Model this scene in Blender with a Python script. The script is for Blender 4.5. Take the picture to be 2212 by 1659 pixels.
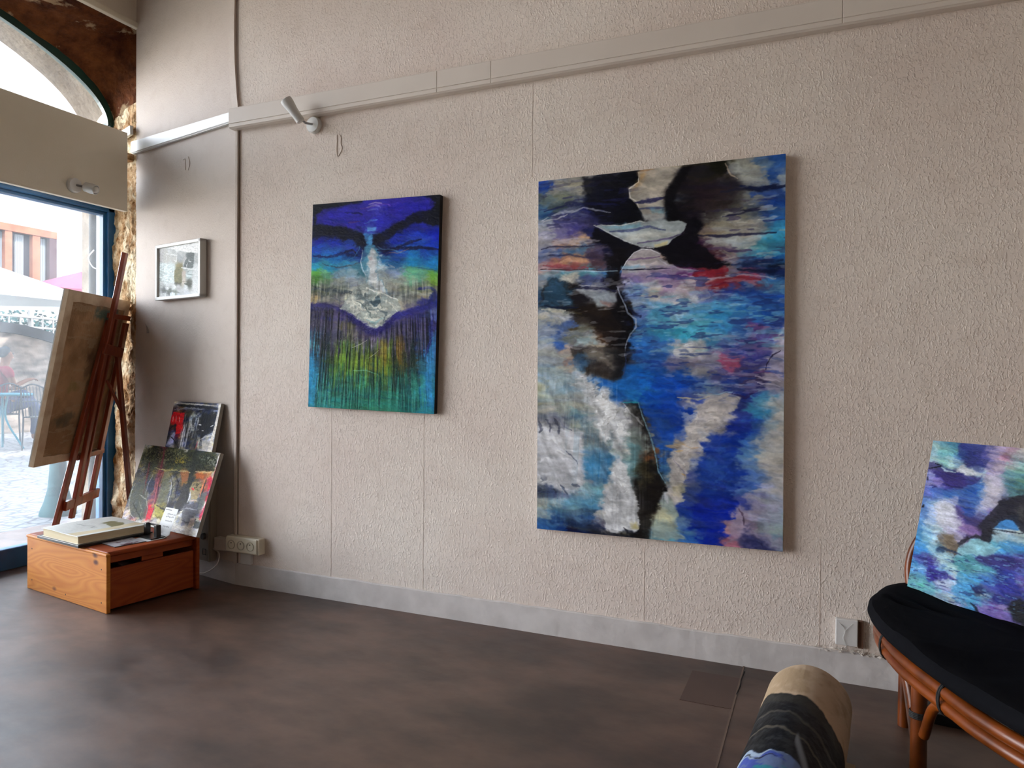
import bpy, bmesh, math, random
import numpy as np
from math import sin, cos, pi, radians, sqrt
from mathutils import Vector, Matrix
random.seed(7)
for o in list(bpy.data.objects): bpy.data.objects.remove(o)
C = bpy.context.scene.collection
sc = bpy.context.scene
# ---------------------------------------------------------------- camera
YAW, PITCH, ROLL = radians(23.4), radians(-0.65), radians(0.5)
fw = Vector((-sin(YAW)*cos(PITCH), cos(YAW)*cos(PITCH), sin(PITCH)))
r0 = Vector((cos(YAW), sin(YAW), 0)); u0 = r0.cross(fw)
Rv = r0*cos(ROLL) + u0*sin(ROLL); Uv = u0*cos(ROLL) - r0*sin(ROLL)
cam = bpy.data.cameras.new('camera'); co = bpy.data.objects.new('camera', cam); C.objects.link(co)
m = Matrix((( Rv.x, Uv.x, -fw.x, 0), (Rv.y, Uv.y, -fw.y, -2.9), (Rv.z, Uv.z, -fw.z, 1.115), (0, 0, 0, 1)))
co.matrix_world = m
cam.sensor_width = 36; cam.lens = 1550/2212*36; cam.clip_end = 200
sc.camera = co
# ---------------------------------------------------------------- light
w = bpy.data.worlds.new('world'); sc.world = w; w.use_nodes = True
nt = w.node_tree; bg = nt.nodes['Background']
tc = nt.nodes.new('ShaderNodeTexCoord'); sx = nt.nodes.new('ShaderNodeSeparateXYZ'); rp = nt.nodes.new('ShaderNodeValToRGB')
nt.links.new(tc.outputs['Generated'], sx.inputs[0]); nt.links.new(sx.outputs['Z'], rp.inputs[0]); nt.links.new(rp.outputs[0], bg.inputs[0])
rp.color_ramp.elements[0].position = 0.0; rp.color_ramp.elements[0].color = (1.28, 1.29, 1.31, 1)
rp.color_ramp.elements[1].position = 0.6; rp.color_ramp.elements[1].color = (.66, .82, 1.0, 1)
bg.inputs[1].default_value = 6.9
sun = bpy.data.lights.new('sun', 'SUN'); sun.energy = 9; sun.angle = radians(1.0); sun.color = (1, .95, .88)
so = bpy.data.objects.new('sun', sun); C.objects.link(so)
so.rotation_euler = Vector((-.62, .35, -.80)).to_track_quat('-Z', 'Y').to_euler()
# daylight portals in the shop front (guide sampling of the sky only)
def portal(loc, sx_, sy_):
    l = bpy.data.lights.new('window_portal', 'AREA'); l.shape = 'RECTANGLE'; l.size = sx_; l.size_y = sy_
    l.cycles.is_portal = True
    o = bpy.data.objects.new('window_portal', l); C.objects.link(o); o.location = loc
    o.rotation_euler = (0, radians(-90), 0); return o
portal((-4.17, -1.68, 1.1), 2.0, 3.9)
portal((-4.17, -1.7, 2.85), .9, 3.9)
portal((-4.15, -5.15, 1.2), 2.1, 1.7)
sc.view_settings.view_transform = 'Standard'; sc.view_settings.look = 'None'
sc.view_settings.gamma = 1; sc.view_settings.use_curve_mapping = False
sc.view_settings.exposure = 0.9
sc.cycles.diffuse_bounces = 8; sc.cycles.max_bounces = 14; sc.cycles.transparent_max_bounces = 24
sc.cycles.use_denoising = True; sc.cycles.sample_clamp_indirect = 8

# ---------------------------------------------------------------- helpers
def lin(h):
    c = [int(h[i:i+2], 16)/255 for i in (0, 2, 4)]
    return tuple(x/12.92 if x <= .04045 else ((x+.055)/1.055)**2.4 for x in c)
def N(nt, t, **k):
    n = nt.nodes.new('ShaderNode'+t)
    for a, b in k.items(): setattr(n, a, b)
    return n
def M(name, c1, c2=None, rough=.6, scale=5, stretch=(1, 1, 1), detail=4, dist=0, bump=0, bscale=60, bstretch=(1, 1, 1),
      bdist=.01, metal=0, spec=.5, lo=.35, hi=.65, coat=0):
    m = bpy.data.materials.new(name); m.use_nodes = True; t = m.node_tree; b = t.nodes['Principled BSDF']
    b.inputs['Roughness'].default_value = rough; b.inputs['Metallic'].default_value = metal
    b.inputs['Specular IOR Level'].default_value = spec; b.inputs['Coat Weight'].default_value = coat
    c1 = lin(c1) if isinstance(c1, str) else c1; c2 = lin(c2) if isinstance(c2, str) else c2
    tc = N(t, 'TexCoord')
    if c2:
        mp = N(t, 'Mapping'); mp.inputs['Scale'].default_value = stretch
        n = N(t, 'TexNoise'); n.inputs['Scale'].default_value = scale; n.inputs['Detail'].default_value = detail; n.inputs['Distortion'].default_value = dist
        r = N(t, 'ValToRGB'); r.color_ramp.elements[0].position = lo; r.color_ramp.elements[1].position = hi
        r.color_ramp.elements[0].color = (*c1, 1); r.color_ramp.elements[1].color = (*c2, 1)
        t.links.new(tc.outputs['Object'], mp.inputs[0]); t.links.new(mp.outputs[0], n.inputs['Vector'])
        t.links.new(n.outputs['Fac'], r.inputs[0]); t.links.new(r.outputs[0], b.inputs['Base Color'])
    else: b.inputs['Base Color'].default_value = (*c1, 1)
    if bump:
        mp = N(t, 'Mapping'); mp.inputs['Scale'].default_value = bstretch
        n = N(t, 'TexNoise'); n.inputs['Scale'].default_value = bscale; n.inputs['Detail'].default_value = 3
        bp = N(t, 'Bump'); bp.inputs['Strength'].default_value = bump; bp.inputs['Distance'].default_value = bdist
        t.links.new(tc.outputs['Object'], mp.inputs[0]); t.links.new(mp.outputs[0], n.inputs['Vector'])
        t.links.new(n.outputs['Fac'], bp.inputs['Height']); t.links.new(bp.outputs[0], b.inputs['Normal'])
    return m
def link(o, parent=None):
    C.objects.link(o)
    if parent: o.parent = parent
    return o
def thing(name, label, cat, loc=(0, 0, 0), group=None, kind=None):
    o = bpy.data.objects.new(name, None); C.objects.link(o); o.location = loc; o.empty_display_size = .1
    o['label'] = label; o['category'] = cat
    if group: o['group'] = group
    if kind: o['kind'] = kind
    return o
def wloc(o):
    v = Vector((0, 0, 0))
    while o is not None: v += o.location; o = o.parent
    return v
def tag(o, label, cat, group=None, kind=None):
    o['label'] = label; o['category'] = cat
    if group: o['group'] = group
    if kind: o['kind'] = kind
    return o
def mk(name, bm, mat, parent=None, smooth=False, kind=None, label=None):
    """links a bmesh (world coordinates) as one object whose origin is its thing's base (or its own centre foot)"""
    me = bpy.data.meshes.new(name)
    bmesh.ops.recalc_face_normals(bm, faces=bm.faces[:])
    if parent: off = wloc(parent)
    else:
        xs = [v.co for v in bm.verts]
        lo = Vector([min(v[i] for v in xs) for i in range(3)]); hi = Vector([max(v[i] for v in xs) for i in range(3)])
        off = Vector(((lo.x+hi.x)/2, (lo.y+hi.y)/2, lo.z))
    for v in bm.verts: v.co -= off
    for f in bm.faces: f.smooth = smooth
    bm.to_mesh(me); bm.free()
    for q in (mat if isinstance(mat, (list, tuple)) else [mat]): me.materials.append(q)
    o = bpy.data.objects.new(name, me); link(o, parent)
    if not parent: o.location = off
    if smooth:
        try: me.set_sharp_from_angle(angle=radians(40))
        except Exception: pass
    if kind: o['kind'] = kind
    if label: o['label'] = label
    return o
def B(): return bmesh.new()
def box(bm, lo, hi, M4=None, bev=0, seg=2, mi=0):
    lo = Vector(lo); hi = Vector(hi)
    r = bmesh.ops.create_cube(bm, size=1); vs = r['verts']
    for v in vs: v.co = Vector([lo[i]+(v.co[i]+.5)*(hi[i]-lo[i]) for i in range(3)])
    fs = list({f for v in vs for f in v.link_faces})
    for f in fs: f.material_index = mi
    if bev:
        es = list({e for v in vs for e in v.link_edges})
        g = bmesh.ops.bevel(bm, geom=es, offset=bev, segments=seg, affect='EDGES', profile=.5)
        vs = list({v for v in g['verts']} | {v for f in g['faces'] for v in f.verts} | {v for v in vs if v.is_valid})
        for f in g['faces']: f.material_index = mi
    if M4 is not None:
        allv = set()
        st = [v for v in vs if v.is_valid]
        seen = set(st)
        while st:
            v = st.pop()
            for e in v.link_edges:
                u = e.other_vert(v)
                if u not in seen: seen.add(u); st.append(u)
        for v in seen: v.co = M4 @ v.co
    return bm
def frame(o, ex, ey, ez):
    ex, ey, ez, o = Vector(ex).normalized(), Vector(ey).normalized(), Vector(ez).normalized(), Vector(o)
    return Matrix(((ex.x, ey.x, ez.x, o.x), (ex.y, ey.y, ez.y, o.y), (ex.z, ey.z, ez.z, o.z), (0, 0, 0, 1)))
def beam(bm, p, q, w, d, side):
    """rectangular bar from p to q, w along side, d across"""
    p, q = Vector(p), Vector(q); z = (q-p); L = z.length; z.normalize(); x = Vector(side); x = (x - z*x.dot(z)).normalized(); y = z.cross(x)
    return box(bm, (-w/2, -d/2, 0), (w/2, d/2, L), frame(p, x, y, z), bev=min(w, d)*.12, seg=1)
def spline(pts, n=8):
    P = [Vector(p) for p in pts]; out = []
    P = [P[0]*2-P[1]] + P + [P[-1]*2-P[-2]]
    for i in range(1, len(P)-2):
        a, b, c, d = P[i-1:i+3]
        for k in range(n):
            t = k/n; out.append(.5*((2*b)+(c-a)*t+(2*a-5*b+4*c-d)*t*t+(3*b-a-3*c+d)*t**3))
    out.append(P[-2]); return out
def tube(bm, pts, r, n=10, closed=False, cap=True):
    P = [Vector(p) for p in pts]; R = r if isinstance(r, (list, tuple)) else [r]*len(P)
    rings = []; up = None
    for i, p in enumerate(P):
        if closed: t = P[(i+1) % len(P)]-P[i-1]
        else: t = P[min(i+1, len(P)-1)]-P[max(i-1, 0)]
        t.normalize()
        if up is None: up = t.orthogonal().normalized()
        up = (up-t*up.dot(t)).normalized(); s = t.cross(up)
        rings.append([bm.verts.new(p+(up*cos(2*pi*k/n)+s*sin(2*pi*k/n))*R[i]) for k in range(n)])
    m_ = len(P) if closed else len(P)-1
    for i in range(m_):
        a, b = rings[i], rings[(i+1) % len(P)]
        for k in range(n): bm.faces.new((a[k], a[(k+1) % n], b[(k+1) % n], b[k]))
    if cap and not closed: bm.faces.new(rings[0][::-1]); bm.faces.new(rings[-1])
    return bm
def lathe(bm, prof, M4=None, n=24, cap=True):
    rings = []
    for r, z in prof: rings.append([bm.verts.new(Vector((r*cos(2*pi*k/n), r*sin(2*pi*k/n), z))) for k in range(n)])
    for a, b in zip(rings, rings[1:]):
        for k in range(n): bm.faces.new((a[k], a[(k+1) % n], b[(k+1) % n], b[k]))
    if cap: bm.faces.new(rings[0][::-1]); bm.faces.new(rings[-1])
    if M4 is not None:
        for rg in rings:
            for v in rg: v.co = M4 @ v.co
    return bm
def prism(bm, poly, lo, hi, fn, mi=0):
    """poly of (a,b) extruded from lo to hi along third axis; fn(a,b,c)->world"""
    A = [bm.verts.new(fn(a, b, lo)) for a, b in poly]; Bv = [bm.verts.new(fn(a, b, hi)) for a, b in poly]
    n = len(poly); fs = [bm.faces.new(A), bm.faces.new(Bv[::-1])]
    for i in range(n): fs.append(bm.faces.new((A[i], Bv[i], Bv[(i+1) % n], A[(i+1) % n])))
    for f in fs: f.material_index = mi
    return bm
def grid(bm, fn, nu, nv, mi=0):
    V = [[bm.verts.new(fn(i/nu, j/nv)) for i in range(nu+1)] for j in range(nv+1)]
    for j in range(nv):
        for i in range(nu): bm.faces.new((V[j][i], V[j][i+1], V[j+1][i+1], V[j+1][i])).material_index = mi
    return V
# ---- numpy value noise
_tab = np.random.RandomState(3).rand(64, 256, 256).astype(np.float32)
def vnoise(x, y, seed=0):
    T = _tab[seed % 64]; xi = np.floor(x).astype(int); yi = np.floor(y).astype(int); fx = x-xi; fy = y-yi
    fx = fx*fx*(3-2*fx); fy = fy*fy*(3-2*fy); a = xi & 255; b = yi & 255; a1 = (a+1) & 255; b1 = (b+1) & 255
    return (T[b, a]*(1-fx)+T[b, a1]*fx)*(1-fy)+(T[b1, a]*(1-fx)+T[b1, a1]*fx)*fy
def fbm(x, y, o=4, seed=0, g=.5):
    s = 0; a = 1; t = 0
    for k in range(o): s = s+a*vnoise(x*2**k+17*k, y*2**k+31*k, seed+k); t += a; a *= g
    return s/t
def nz(x, y, s=0, o=4): return float(fbm(np.array([x+100.]), np.array([y+100.]), o, s)[0])-.5

# ---------------------------------------------------------------- materials
def wallpaper(name, ca, cb, bs=.42):
    m = bpy.data.materials.new(name); m.use_nodes = True; t = m.node_tree; b = t.nodes['Principled BSDF']; L = t.links.new
    b.inputs['Roughness'].default_value = .62; b.inputs['Specular IOR Level'].default_value = .3
    tc = N(t, 'TexCoord')
    n = N(t, 'TexNoise'); n.inputs['Scale'].default_value = 1.6; n.inputs['Detail'].default_value = 3
    r = N(t, 'ValToRGB'); r.color_ramp.elements[0].position = .35; r.color_ramp.elements[1].position = .68
    r.color_ramp.elements[0].color = (*lin(ca), 1); r.color_ramp.elements[1].color = (*lin(cb), 1)
    L(tc.outputs['Object'], n.inputs['Vector']); L(n.outputs['Fac'], r.inputs[0])
    n3 = N(t, 'TexNoise'); n3.inputs['Scale'].default_value = 14; n3.inputs['Detail'].default_value = 5
    r3 = N(t, 'ValToRGB'); r3.color_ramp.elements[0].position = .3; r3.color_ramp.elements[0].color = (.95, .94, .93, 1); r3.color_ramp.elements[1].position = .48; r3.color_ramp.elements[1].color = (1, 1, 1, 1)
    L(tc.outputs['Object'], n3.inputs['Vector']); L(n3.outputs['Fac'], r3.inputs[0])
    mx = N(t, 'Mix', data_type='RGBA', blend_type='MULTIPLY'); mx.inputs[0].default_value = 1
    L(r.outputs[0], mx.inputs[6]); L(r3.outputs[0], mx.inputs[7]); L(mx.outputs[2], b.inputs['Base Color'])
    # woodchip bumps + faint vertical paper seams
    mp = N(t, 'Mapping'); mp.inputs['Scale'].default_value = (1.25, 1.25, .8); mp.inputs['Rotation'].default_value = (0, .5, 0)
    v = N(t, 'TexNoise'); v.inputs['Scale'].default_value = 105; v.inputs['Detail'].default_value = 2; v.inputs['Distortion'].default_value = .6
    vr = N(t, 'ValToRGB'); vr.color_ramp.elements[0].position = .48; vr.color_ramp.elements[1].position = .70
    L(tc.outputs['Object'], mp.inputs[0]); L(mp.outputs[0], v.inputs['Vector']); L(v.outputs['Fac'], vr.inputs[0])
    bp = N(t, 'Bump'); bp.inputs['Strength'].default_value = bs; bp.inputs['Distance'].default_value = .0042
    L(vr.outputs[0], bp.inputs['Height'])
    v2 = N(t, 'TexNoise'); v2.inputs['Scale'].default_value = 7; v2.inputs['Detail'].default_value = 3
    L(tc.outputs['Object'], v2.inputs['Vector'])
    bp2 = N(t, 'Bump'); bp2.inputs['Strength'].default_value = .05; bp2.inputs['Distance'].default_value = .01
    L(v2.outputs['Fac'], bp2.inputs['Height']); L(bp.outputs[0], bp2.inputs['Normal']); L(bp2.outputs[0], b.inputs['Normal'])
    return m
m_wall = wallpaper('woodchip_wallpaper', 'd9c8bd', 'e0d3c8')
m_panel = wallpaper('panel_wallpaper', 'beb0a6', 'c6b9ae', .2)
m_wall2 = M('painted_plaster', 'cdbfae', 'd6cabb', rough=.8, scale=2, bump=.15, bscale=90)
m_fascia = M('fascia_paint', 'd6ccb8', 'dcd2c0', rough=.6, scale=2, bump=.08, bscale=120)
m_ceil = M('ceiling_paint', 'c8bfb4', rough=.9)
m_base = M('grey_skirting_paint', 'bdb5b1', 'cdc5c1', rough=.6, scale=9, detail=8, bump=.35, bscale=22, bdist=.01)
m_trunk = M('trunking_paint', 'd3c6bb', 'd8ccc1', rough=.5, scale=3)
m_white = M('white_plastic', 'd2d0cc', rough=.4)
m_cream = M('cream_plastic', 'd6cdb8', rough=.35)
m_dark = M('dark_gap', '0c0a09', rough=.8)
m_blue = M('blue_frame_paint', '184a74', '205886', rough=.35, scale=8, coat=.2)
m_green = M('green_frame_paint', '14302a', '1c3d33', rough=.4, scale=8)
m_stone = None
def patchy(name, a, b_, c, s1, s2, lo, hi, bumps):
    m = bpy.data.materials.new(name); m.use_nodes = True; t = m.node_tree; p = t.nodes['Principled BSDF']; L = t.links.new; p.inputs['Roughness'].default_value = .95; p.inputs['Specular IOR Level'].default_value = .2
    tc = N(t, 'TexCoord'); n = N(t, 'TexNoise'); n.inputs['Scale'].default_value = s1; n.inputs['Detail'].default_value = 9; n.inputs['Roughness'].default_value = .65
    r_ = N(t, 'ValToRGB'); r_.color_ramp.elements[0].position = .36; r_.color_ramp.elements[1].position = .66; r_.color_ramp.elements[0].color = (*lin(a), 1); r_.color_ramp.elements[1].color = (*lin(b_), 1)
    n2 = N(t, 'TexNoise'); n2.inputs['Scale'].default_value = s2; n2.inputs['Detail'].default_value = 6; n2.inputs['Roughness'].default_value = .6; n2.inputs['Distortion'].default_value = .6
    r2 = N(t, 'ValToRGB'); r2.color_ramp.elements[0].position = lo; r2.color_ramp.elements[1].position = hi; r2.color_ramp.elements[0].color = (0, 0, 0, 1); r2.color_ramp.elements[1].color = (1, 1, 1, 1)
    mx = N(t, 'Mix', data_type='RGBA'); mx.inputs[7].default_value = (*lin(c), 1)
    L(tc.outputs['Object'], n.inputs['Vector']); L(tc.outputs['Object'], n2.inputs['Vector']); L(n.outputs['Fac'], r_.inputs[0]); L(n2.outputs['Fac'], r2.inputs[0]); L(r2.outputs[0], mx.inputs[0]); L(r_.outputs[0], mx.inputs[6]); L(mx.outputs[2], p.inputs['Base Color'])
    n3 = N(t, 'TexNoise'); n3.inputs['Scale'].default_value = bumps; n3.inputs['Detail'].default_value = 6; L(tc.outputs['Object'], n3.inputs['Vector'])
    bp = N(t, 'Bump'); bp.inputs['Strength'].default_value = .9; bp.inputs['Distance'].default_value = .03; L(n3.outputs['Fac'], bp.inputs['Height']); L(bp.outputs[0], p.inputs['Normal']); return m
m_vault = patchy('vault_stone', '3c1a0c', '704020', '9c8468', 7, 3.3, .57, .61, 20)
m_extstone = M('limestone', (.12, .092, .066), (.22, .18, .14), rough=.9, scale=5, detail=8, bump=.6, bscale=30, bdist=.02, spec=.1)
m_chrome = M('steel', '9c9c9c', rough=.3, metal=1)
m_black = M('black_plastic', '0b0b0c', rough=.35)
m_easel = M('mahogany_wood', '6e2814', '8a3c20', rough=.35, scale=6, stretch=(6, 6, 1), coat=.3)
m_rattan = M('rattan_cane', '4c2104', '7c3a0c', rough=.36, scale=9, stretch=(1, 1, 1), detail=5, coat=.15, spec=.35)
m_cushion = M('charcoal_cloth', '0e0e11', '141417', rough=.95, scale=4, bump=.12, bscale=400, spec=.05)
m_edgew = M('white_canvas_edge', 'b5b0aa', 'c6c2bc', rough=.8, scale=12)
m_edgeg = M('grey_canvas_edge', '8b857c', '9c968c', rough=.8, scale=12)
m_edgeb = M('black_canvas_edge', '0d0d11', '14141a', rough=.6, scale=12)
m_rope = M('black_binding', '14100d', rough=.7)
m_paper = M('paper', 'e2ded6', rough=.8)

m_stone = patchy('rubble_stone', '8a5c30', 'd0b088', 'e0cfb0', 14, 5, .47, .57, 34)
def floor_mat():
    m = bpy.data.materials.new('brown_vinyl'); m.use_nodes = True; t = m.node_tree; b = t.nodes['Principled BSDF']; L = t.links.new
    tc = N(t, 'TexCoord'); mp = N(t, 'Mapping'); mp.inputs['Scale'].default_value = (1, 1.6, 1); mp.inputs['Rotation'].default_value = (0, 0, .5)
    n = N(t, 'TexNoise'); n.inputs['Scale'].default_value = 2.6; n.inputs['Detail'].default_value = 9; n.inputs['Roughness'].default_value = .6
    r = N(t, 'ValToRGB'); r.color_ramp.elements[0].position = .36; r.color_ramp.elements[1].position = .64
    r.color_ramp.elements[0].color = (*lin('37251b'), 1); r.color_ramp.elements[1].color = (*lin('5f4638'), 1)
    L(tc.outputs['Object'], mp.inputs[0]); L(mp.outputs[0], n.inputs['Vector']); L(n.outputs['Fac'], r.inputs[0]); L(r.outputs[0], b.inputs['Base Color'])
    n2 = N(t, 'TexNoise'); n2.inputs['Scale'].default_value = 9; n2.inputs['Detail'].default_value = 6
    L(mp.outputs[0], n2.inputs['Vector'])
    mr = N(t, 'MapRange'); mr.inputs['To Min'].default_value = .34; mr.inputs['To Max'].default_value = .54; L(n2.outputs['Fac'], mr.inputs[0]); L(mr.outputs[0], b.inputs['Roughness'])
    b.inputs['Specular IOR Level'].default_value = .8
    bp = N(t, 'Bump'); bp.inputs['Strength'].default_value = .12; bp.inputs['Distance'].default_value = .01; L(n2.outputs['Fac'], bp.inputs['Height']); L(bp.outputs[0], b.inputs['Normal'])
    return m
m_floor = floor_mat()
m_floorpatch = M('darker_vinyl', '463129', '523c33', rough=.5, scale=4)
def cobble_mat():
    m = bpy.data.materials.new('cobbles'); m.use_nodes = True; t = m.node_tree; b = t.nodes['Principled BSDF']; L = t.links.new
    tc = N(t, 'TexCoord'); mp = N(t, 'Mapping'); mp.inputs['Scale'].default_value = (1, .6, 1); mp.inputs['Rotation'].default_value = (0, 0, .35)
    v = N(t, 'TexVoronoi', feature='DISTANCE_TO_EDGE'); v.inputs['Scale'].default_value = 10
    r = N(t, 'ValToRGB'); r.color_ramp.elements[0].position = .01; r.color_ramp.elements[1].position = .12
    r.color_ramp.elements[0].color = (*lin('3c3a44'), 1); r.color_ramp.elements[1].color = (*lin('b5b0b0'), 1)
    L(tc.outputs['Object'], mp.inputs[0]); L(mp.outputs[0], v.inputs['Vector']); L(v.outputs['Distance'], r.inputs[0]); L(r.outputs[0], b.inputs['Base Color'])
    b.inputs['Roughness'].default_value = .7
    bp = N(t, 'Bump'); bp.inputs['Strength'].default_value = .6; bp.inputs['Distance'].default_value = .03; L(r.outputs[0], bp.inputs['Height']); L(bp.outputs[0], b.inputs['Normal'])
    return m
m_cobble = cobble_mat()
def glass_mat(haze=.07):
    m = bpy.data.materials.new('dusty_window_glass'); m.use_nodes = True; t = m.node_tree; L = t.links.new
    for n in list(t.nodes): t.nodes.remove(n)
    out = N(t, 'OutputMaterial'); tr = N(t, 'BsdfTransparent'); gl = N(t, 'BsdfGlossy'); gl.inputs['Roughness'].default_value = .02
    tl = N(t, 'BsdfTranslucent'); tl.inputs[0].default_value = (.9, .95, 1, 1)
    lw = N(t, 'Fresnel'); lw.inputs[0].default_value = 1.35
    a = N(t, 'MixShader'); L(lw.outputs[0], a.inputs[0]); L(tr.outputs[0], a.inputs[1]); L(gl.outputs[0], a.inputs[2])
    tc = N(t, 'TexCoord'); n = N(t, 'TexNoise'); n.inputs['Scale'].default_value = 70; n.inputs['Detail'].default_value = 4
    n2 = N(t, 'TexNoise'); n2.inputs['Scale'].default_value = 2.5; n2.inputs['Detail'].default_value = 3
    L(tc.outputs['Object'], n.inputs['Vector']); L(tc.outputs['Object'], n2.inputs['Vector'])
    r = N(t, 'ValToRGB'); r.color_ramp.elements[0].position = .66; r.color_ramp.elements[0].color = (haze, haze, haze, 1); r.color_ramp.elements[1].position = .74; r.color_ramp.elements[1].color = (.05, .05, .05, 1)
    L(n.outputs['Fac'], r.inputs[0])
    mu = N(t, 'Math', operation='MULTIPLY'); L(r.outputs[0], mu.inputs[0])
    mr = N(t, 'MapRange'); mr.inputs['From Min'].default_value = .35; mr.inputs['From Max'].default_value = .65; mr.inputs['To Min'].default_value = .7; mr.inputs['To Max'].default_value = 1.4
    L(n2.outputs['Fac'], mr.inputs[0]); L(mr.outputs[0], mu.inputs[1])
    b2 = N(t, 'MixShader'); L(mu.outputs[0], b2.inputs[0]); L(a.outputs[0], b2.inputs[1]); L(tl.outputs[0], b2.inputs[2]); L(b2.outputs[0], out.inputs[0])
    return m
m_glass = glass_mat(.028)
def pine(name, ca, cb, cc):
    m = bpy.data.materials.new(name); m.use_nodes = True; t = m.node_tree; b = t.nodes['Principled BSDF']; L = t.links.new
    tc = N(t, 'TexCoord'); mp = N(t, 'Mapping'); mp.inputs['Scale'].default_value = (.55, .55, 3.6)
    n = N(t, 'TexNoise'); n.inputs['Scale'].default_value = 2.4; n.inputs['Detail'].default_value = 1.2; n.inputs['Distortion'].default_value = .25
    w_ = N(t, 'Math', operation='MULTIPLY'); w_.inputs[1].default_value = 16; fr = N(t, 'Math', operation='PINGPONG'); fr.inputs[1].default_value = .5
    L(tc.outputs['Object'], mp.inputs[0]); L(mp.outputs[0], n.inputs['Vector']); L(n.outputs['Fac'], w_.inputs[0]); L(w_.outputs[0], fr.inputs[0])
    r = N(t, 'ValToRGB'); r.color_ramp.elements[0].position = .0; r.color_ramp.elements[1].position = .5
    r.color_ramp.elements[0].color = (*lin(ca), 1); r.color_ramp.elements[1].color = (*lin(cb), 1); L(fr.outputs[0], r.inputs[0])
    # knots
    mp2 = N(t, 'Mapping'); mp2.inputs['Scale'].default_value = (3.4, 3.4, 6)
    v = N(t, 'TexVoronoi'); v.inputs['Scale'].default_value = 1.3; L(tc.outputs['Object'], mp2.inputs[0]); L(mp2.outputs[0], v.inputs['Vector'])
    kr = N(t, 'ValToRGB'); kr.color_ramp.elements[0].position = .05; kr.color_ramp.elements[0].color = (*lin(cc), 1); kr.color_ramp.elements[1].position = .13; kr.color_ramp.elements[1].color = (1, 1, 1, 1)
    L(v.outputs['Distance'], kr.inputs[0])
    mx = N(t, 'Mix', data_type='RGBA', blend_type='MULTIPLY'); mx.inputs[0].default_value = 1; L(r.outputs[0], mx.inputs[6]); L(kr.outputs[0], mx.inputs[7]); L(mx.outputs[2], b.inputs['Base Color'])
    b.inputs['Roughness'].default_value = .55; b.inputs['Specular IOR Level'].default_value = .3
    return m
m_pine = pine('varnished_pine', 'bc6c20', 'cc8230', '6a3818')
m_pined = pine('varnished_pine_darker', '86340a', '9a4412', '5a2c12')

# ---------------------------------------------------------------- room shell
H = 3.62
KX, KY = -2.834, 0.0
PD = Vector((-.98211, .18831, 0)); PN = Vector((-.18831, -.98211, 0))     # panel wall: direction to the window, normal into the room
PEND = Vector((KX, KY, 0)) + PD*1.014                                     # its far edge, next to the stone jamb
b = B(); box(b, (-5.2, -8, -.2), (2.7, 1.2, 0)); mk('floor', b, m_floor, kind='structure')
b = B(); box(b, (KX, 0, 0), (2.6, .25, H)); mk('wall_back', b, m_wall, kind='structure')
def pw(a, z, d=0): return Vector((KX, KY, 0)) + PD*a + PN*d + Vector((0, 0, z))
b = B(); prism(b, [(0, 0), (1.014, 0), (1.014, H), (0, H)], -.02, .25, lambda a, z, d: pw(a, z, -d-.02)); mk('wall_corner', b, m_panel, kind='structure')
b = B(); box(b, (2.6, -8, 0), (2.8, .25, H)); mk('wall_right', b, m_wall2, kind='structure')
b = B(); box(b, (-3.83, -8.2, 0), (2.8, -8, H)); mk('wall_front', b, m_wall2, kind='structure')
b = B(); box(b, (-5.0, -8.2, H), (2.8, 1.2, H+.3)); mk('ceiling', b, m_ceil, kind='structure')
# front wall: mass above the opening, mass beyond it, then the upper storeys that shade the street
b = B(); box(b, (-4.18, -3.65, 3.2), (-3.83, .45, H)); mk('wall_left', b, m_wall2, kind='structure')
b = B(); box(b, (-4.6, -4.3, 0), (-3.83, -3.65, H)); box(b, (-4.6, -8.2, 0), (-3.83, -6.0, H)); box(b, (-4.6, -7.7, 2.3), (-3.83, -4.3, H)); box(b, (-4.6, -7.7, 0), (-3.83, -4.3, .12)); mk('wall_left', b, m_wall2, kind='structure')
w3 = bpy.data.objects.new('added_fill_window', None); C.objects.link(w3); w3.location = (-4.2, -6, 0); w3['kind'] = 'structure'  # unseen second bay, added to bring fill daylight onto the main wall
b = B(); box(b, (-4.25, -4.38, .12), (-4.17, -4.3, 2.3)); box(b, (-4.25, -6.0, 2.22), (-4.17, -4.3, 2.3)); box(b, (-4.25, -6.0, .12), (-4.17, -4.3, .2)); mk('window_frame', b, m_blue, w3)
b = B(); box(b, (-4.212, -6.0, .16), (-4.206, -4.34, 2.26)); mk('window_pane', b, m_glass, w3)
b = B(); box(b, (-4.6, -8.2, H+.3), (-1.0, 7, 7.0)); mk('wall_upper_storeys', b, m_extstone, kind='structure')
# rough stone reveal beside the window
def stone_grid(fn, nu, nv, amp, sc_, seed, mat, name, nrm):
    b = B()
    def f(u, v):
        p = Vector(fn(u, v)); k = min(1, 12*min(u, 1-u))*min(1, 30*min(v, 1-v))
        return p + Vector(nrm)*amp*k*(nz(u*sc_[0], v*sc_[1], seed)*2 + .7*nz(u*sc_[0]*4, v*sc_[1]*4, seed+3)+.45*nz(u*sc_[0]*11, v*sc_[1]*9, seed+8))
    grid(b, f, nu, nv); return mk(name, b, mat, smooth=True, kind='structure')
stone_grid(lambda u, v: (-4.2+u*.375, .315-u*.125, v*2.75), 60, 330, .035, (2.5, 16), 5, m_stone, 'wall_window_reveal', (-.3, -.95, 0))
b = B(); prism(b, [(-4.6, .42), (-4.2, .34), (-3.83, .215), (-3.83, 1.2), (-4.6, 1.2)], 0, H+.3, lambda x, y, z: Vector((x, y, z))); mk('wall_jamb_mass', b, m_stone, kind='structure')
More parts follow.
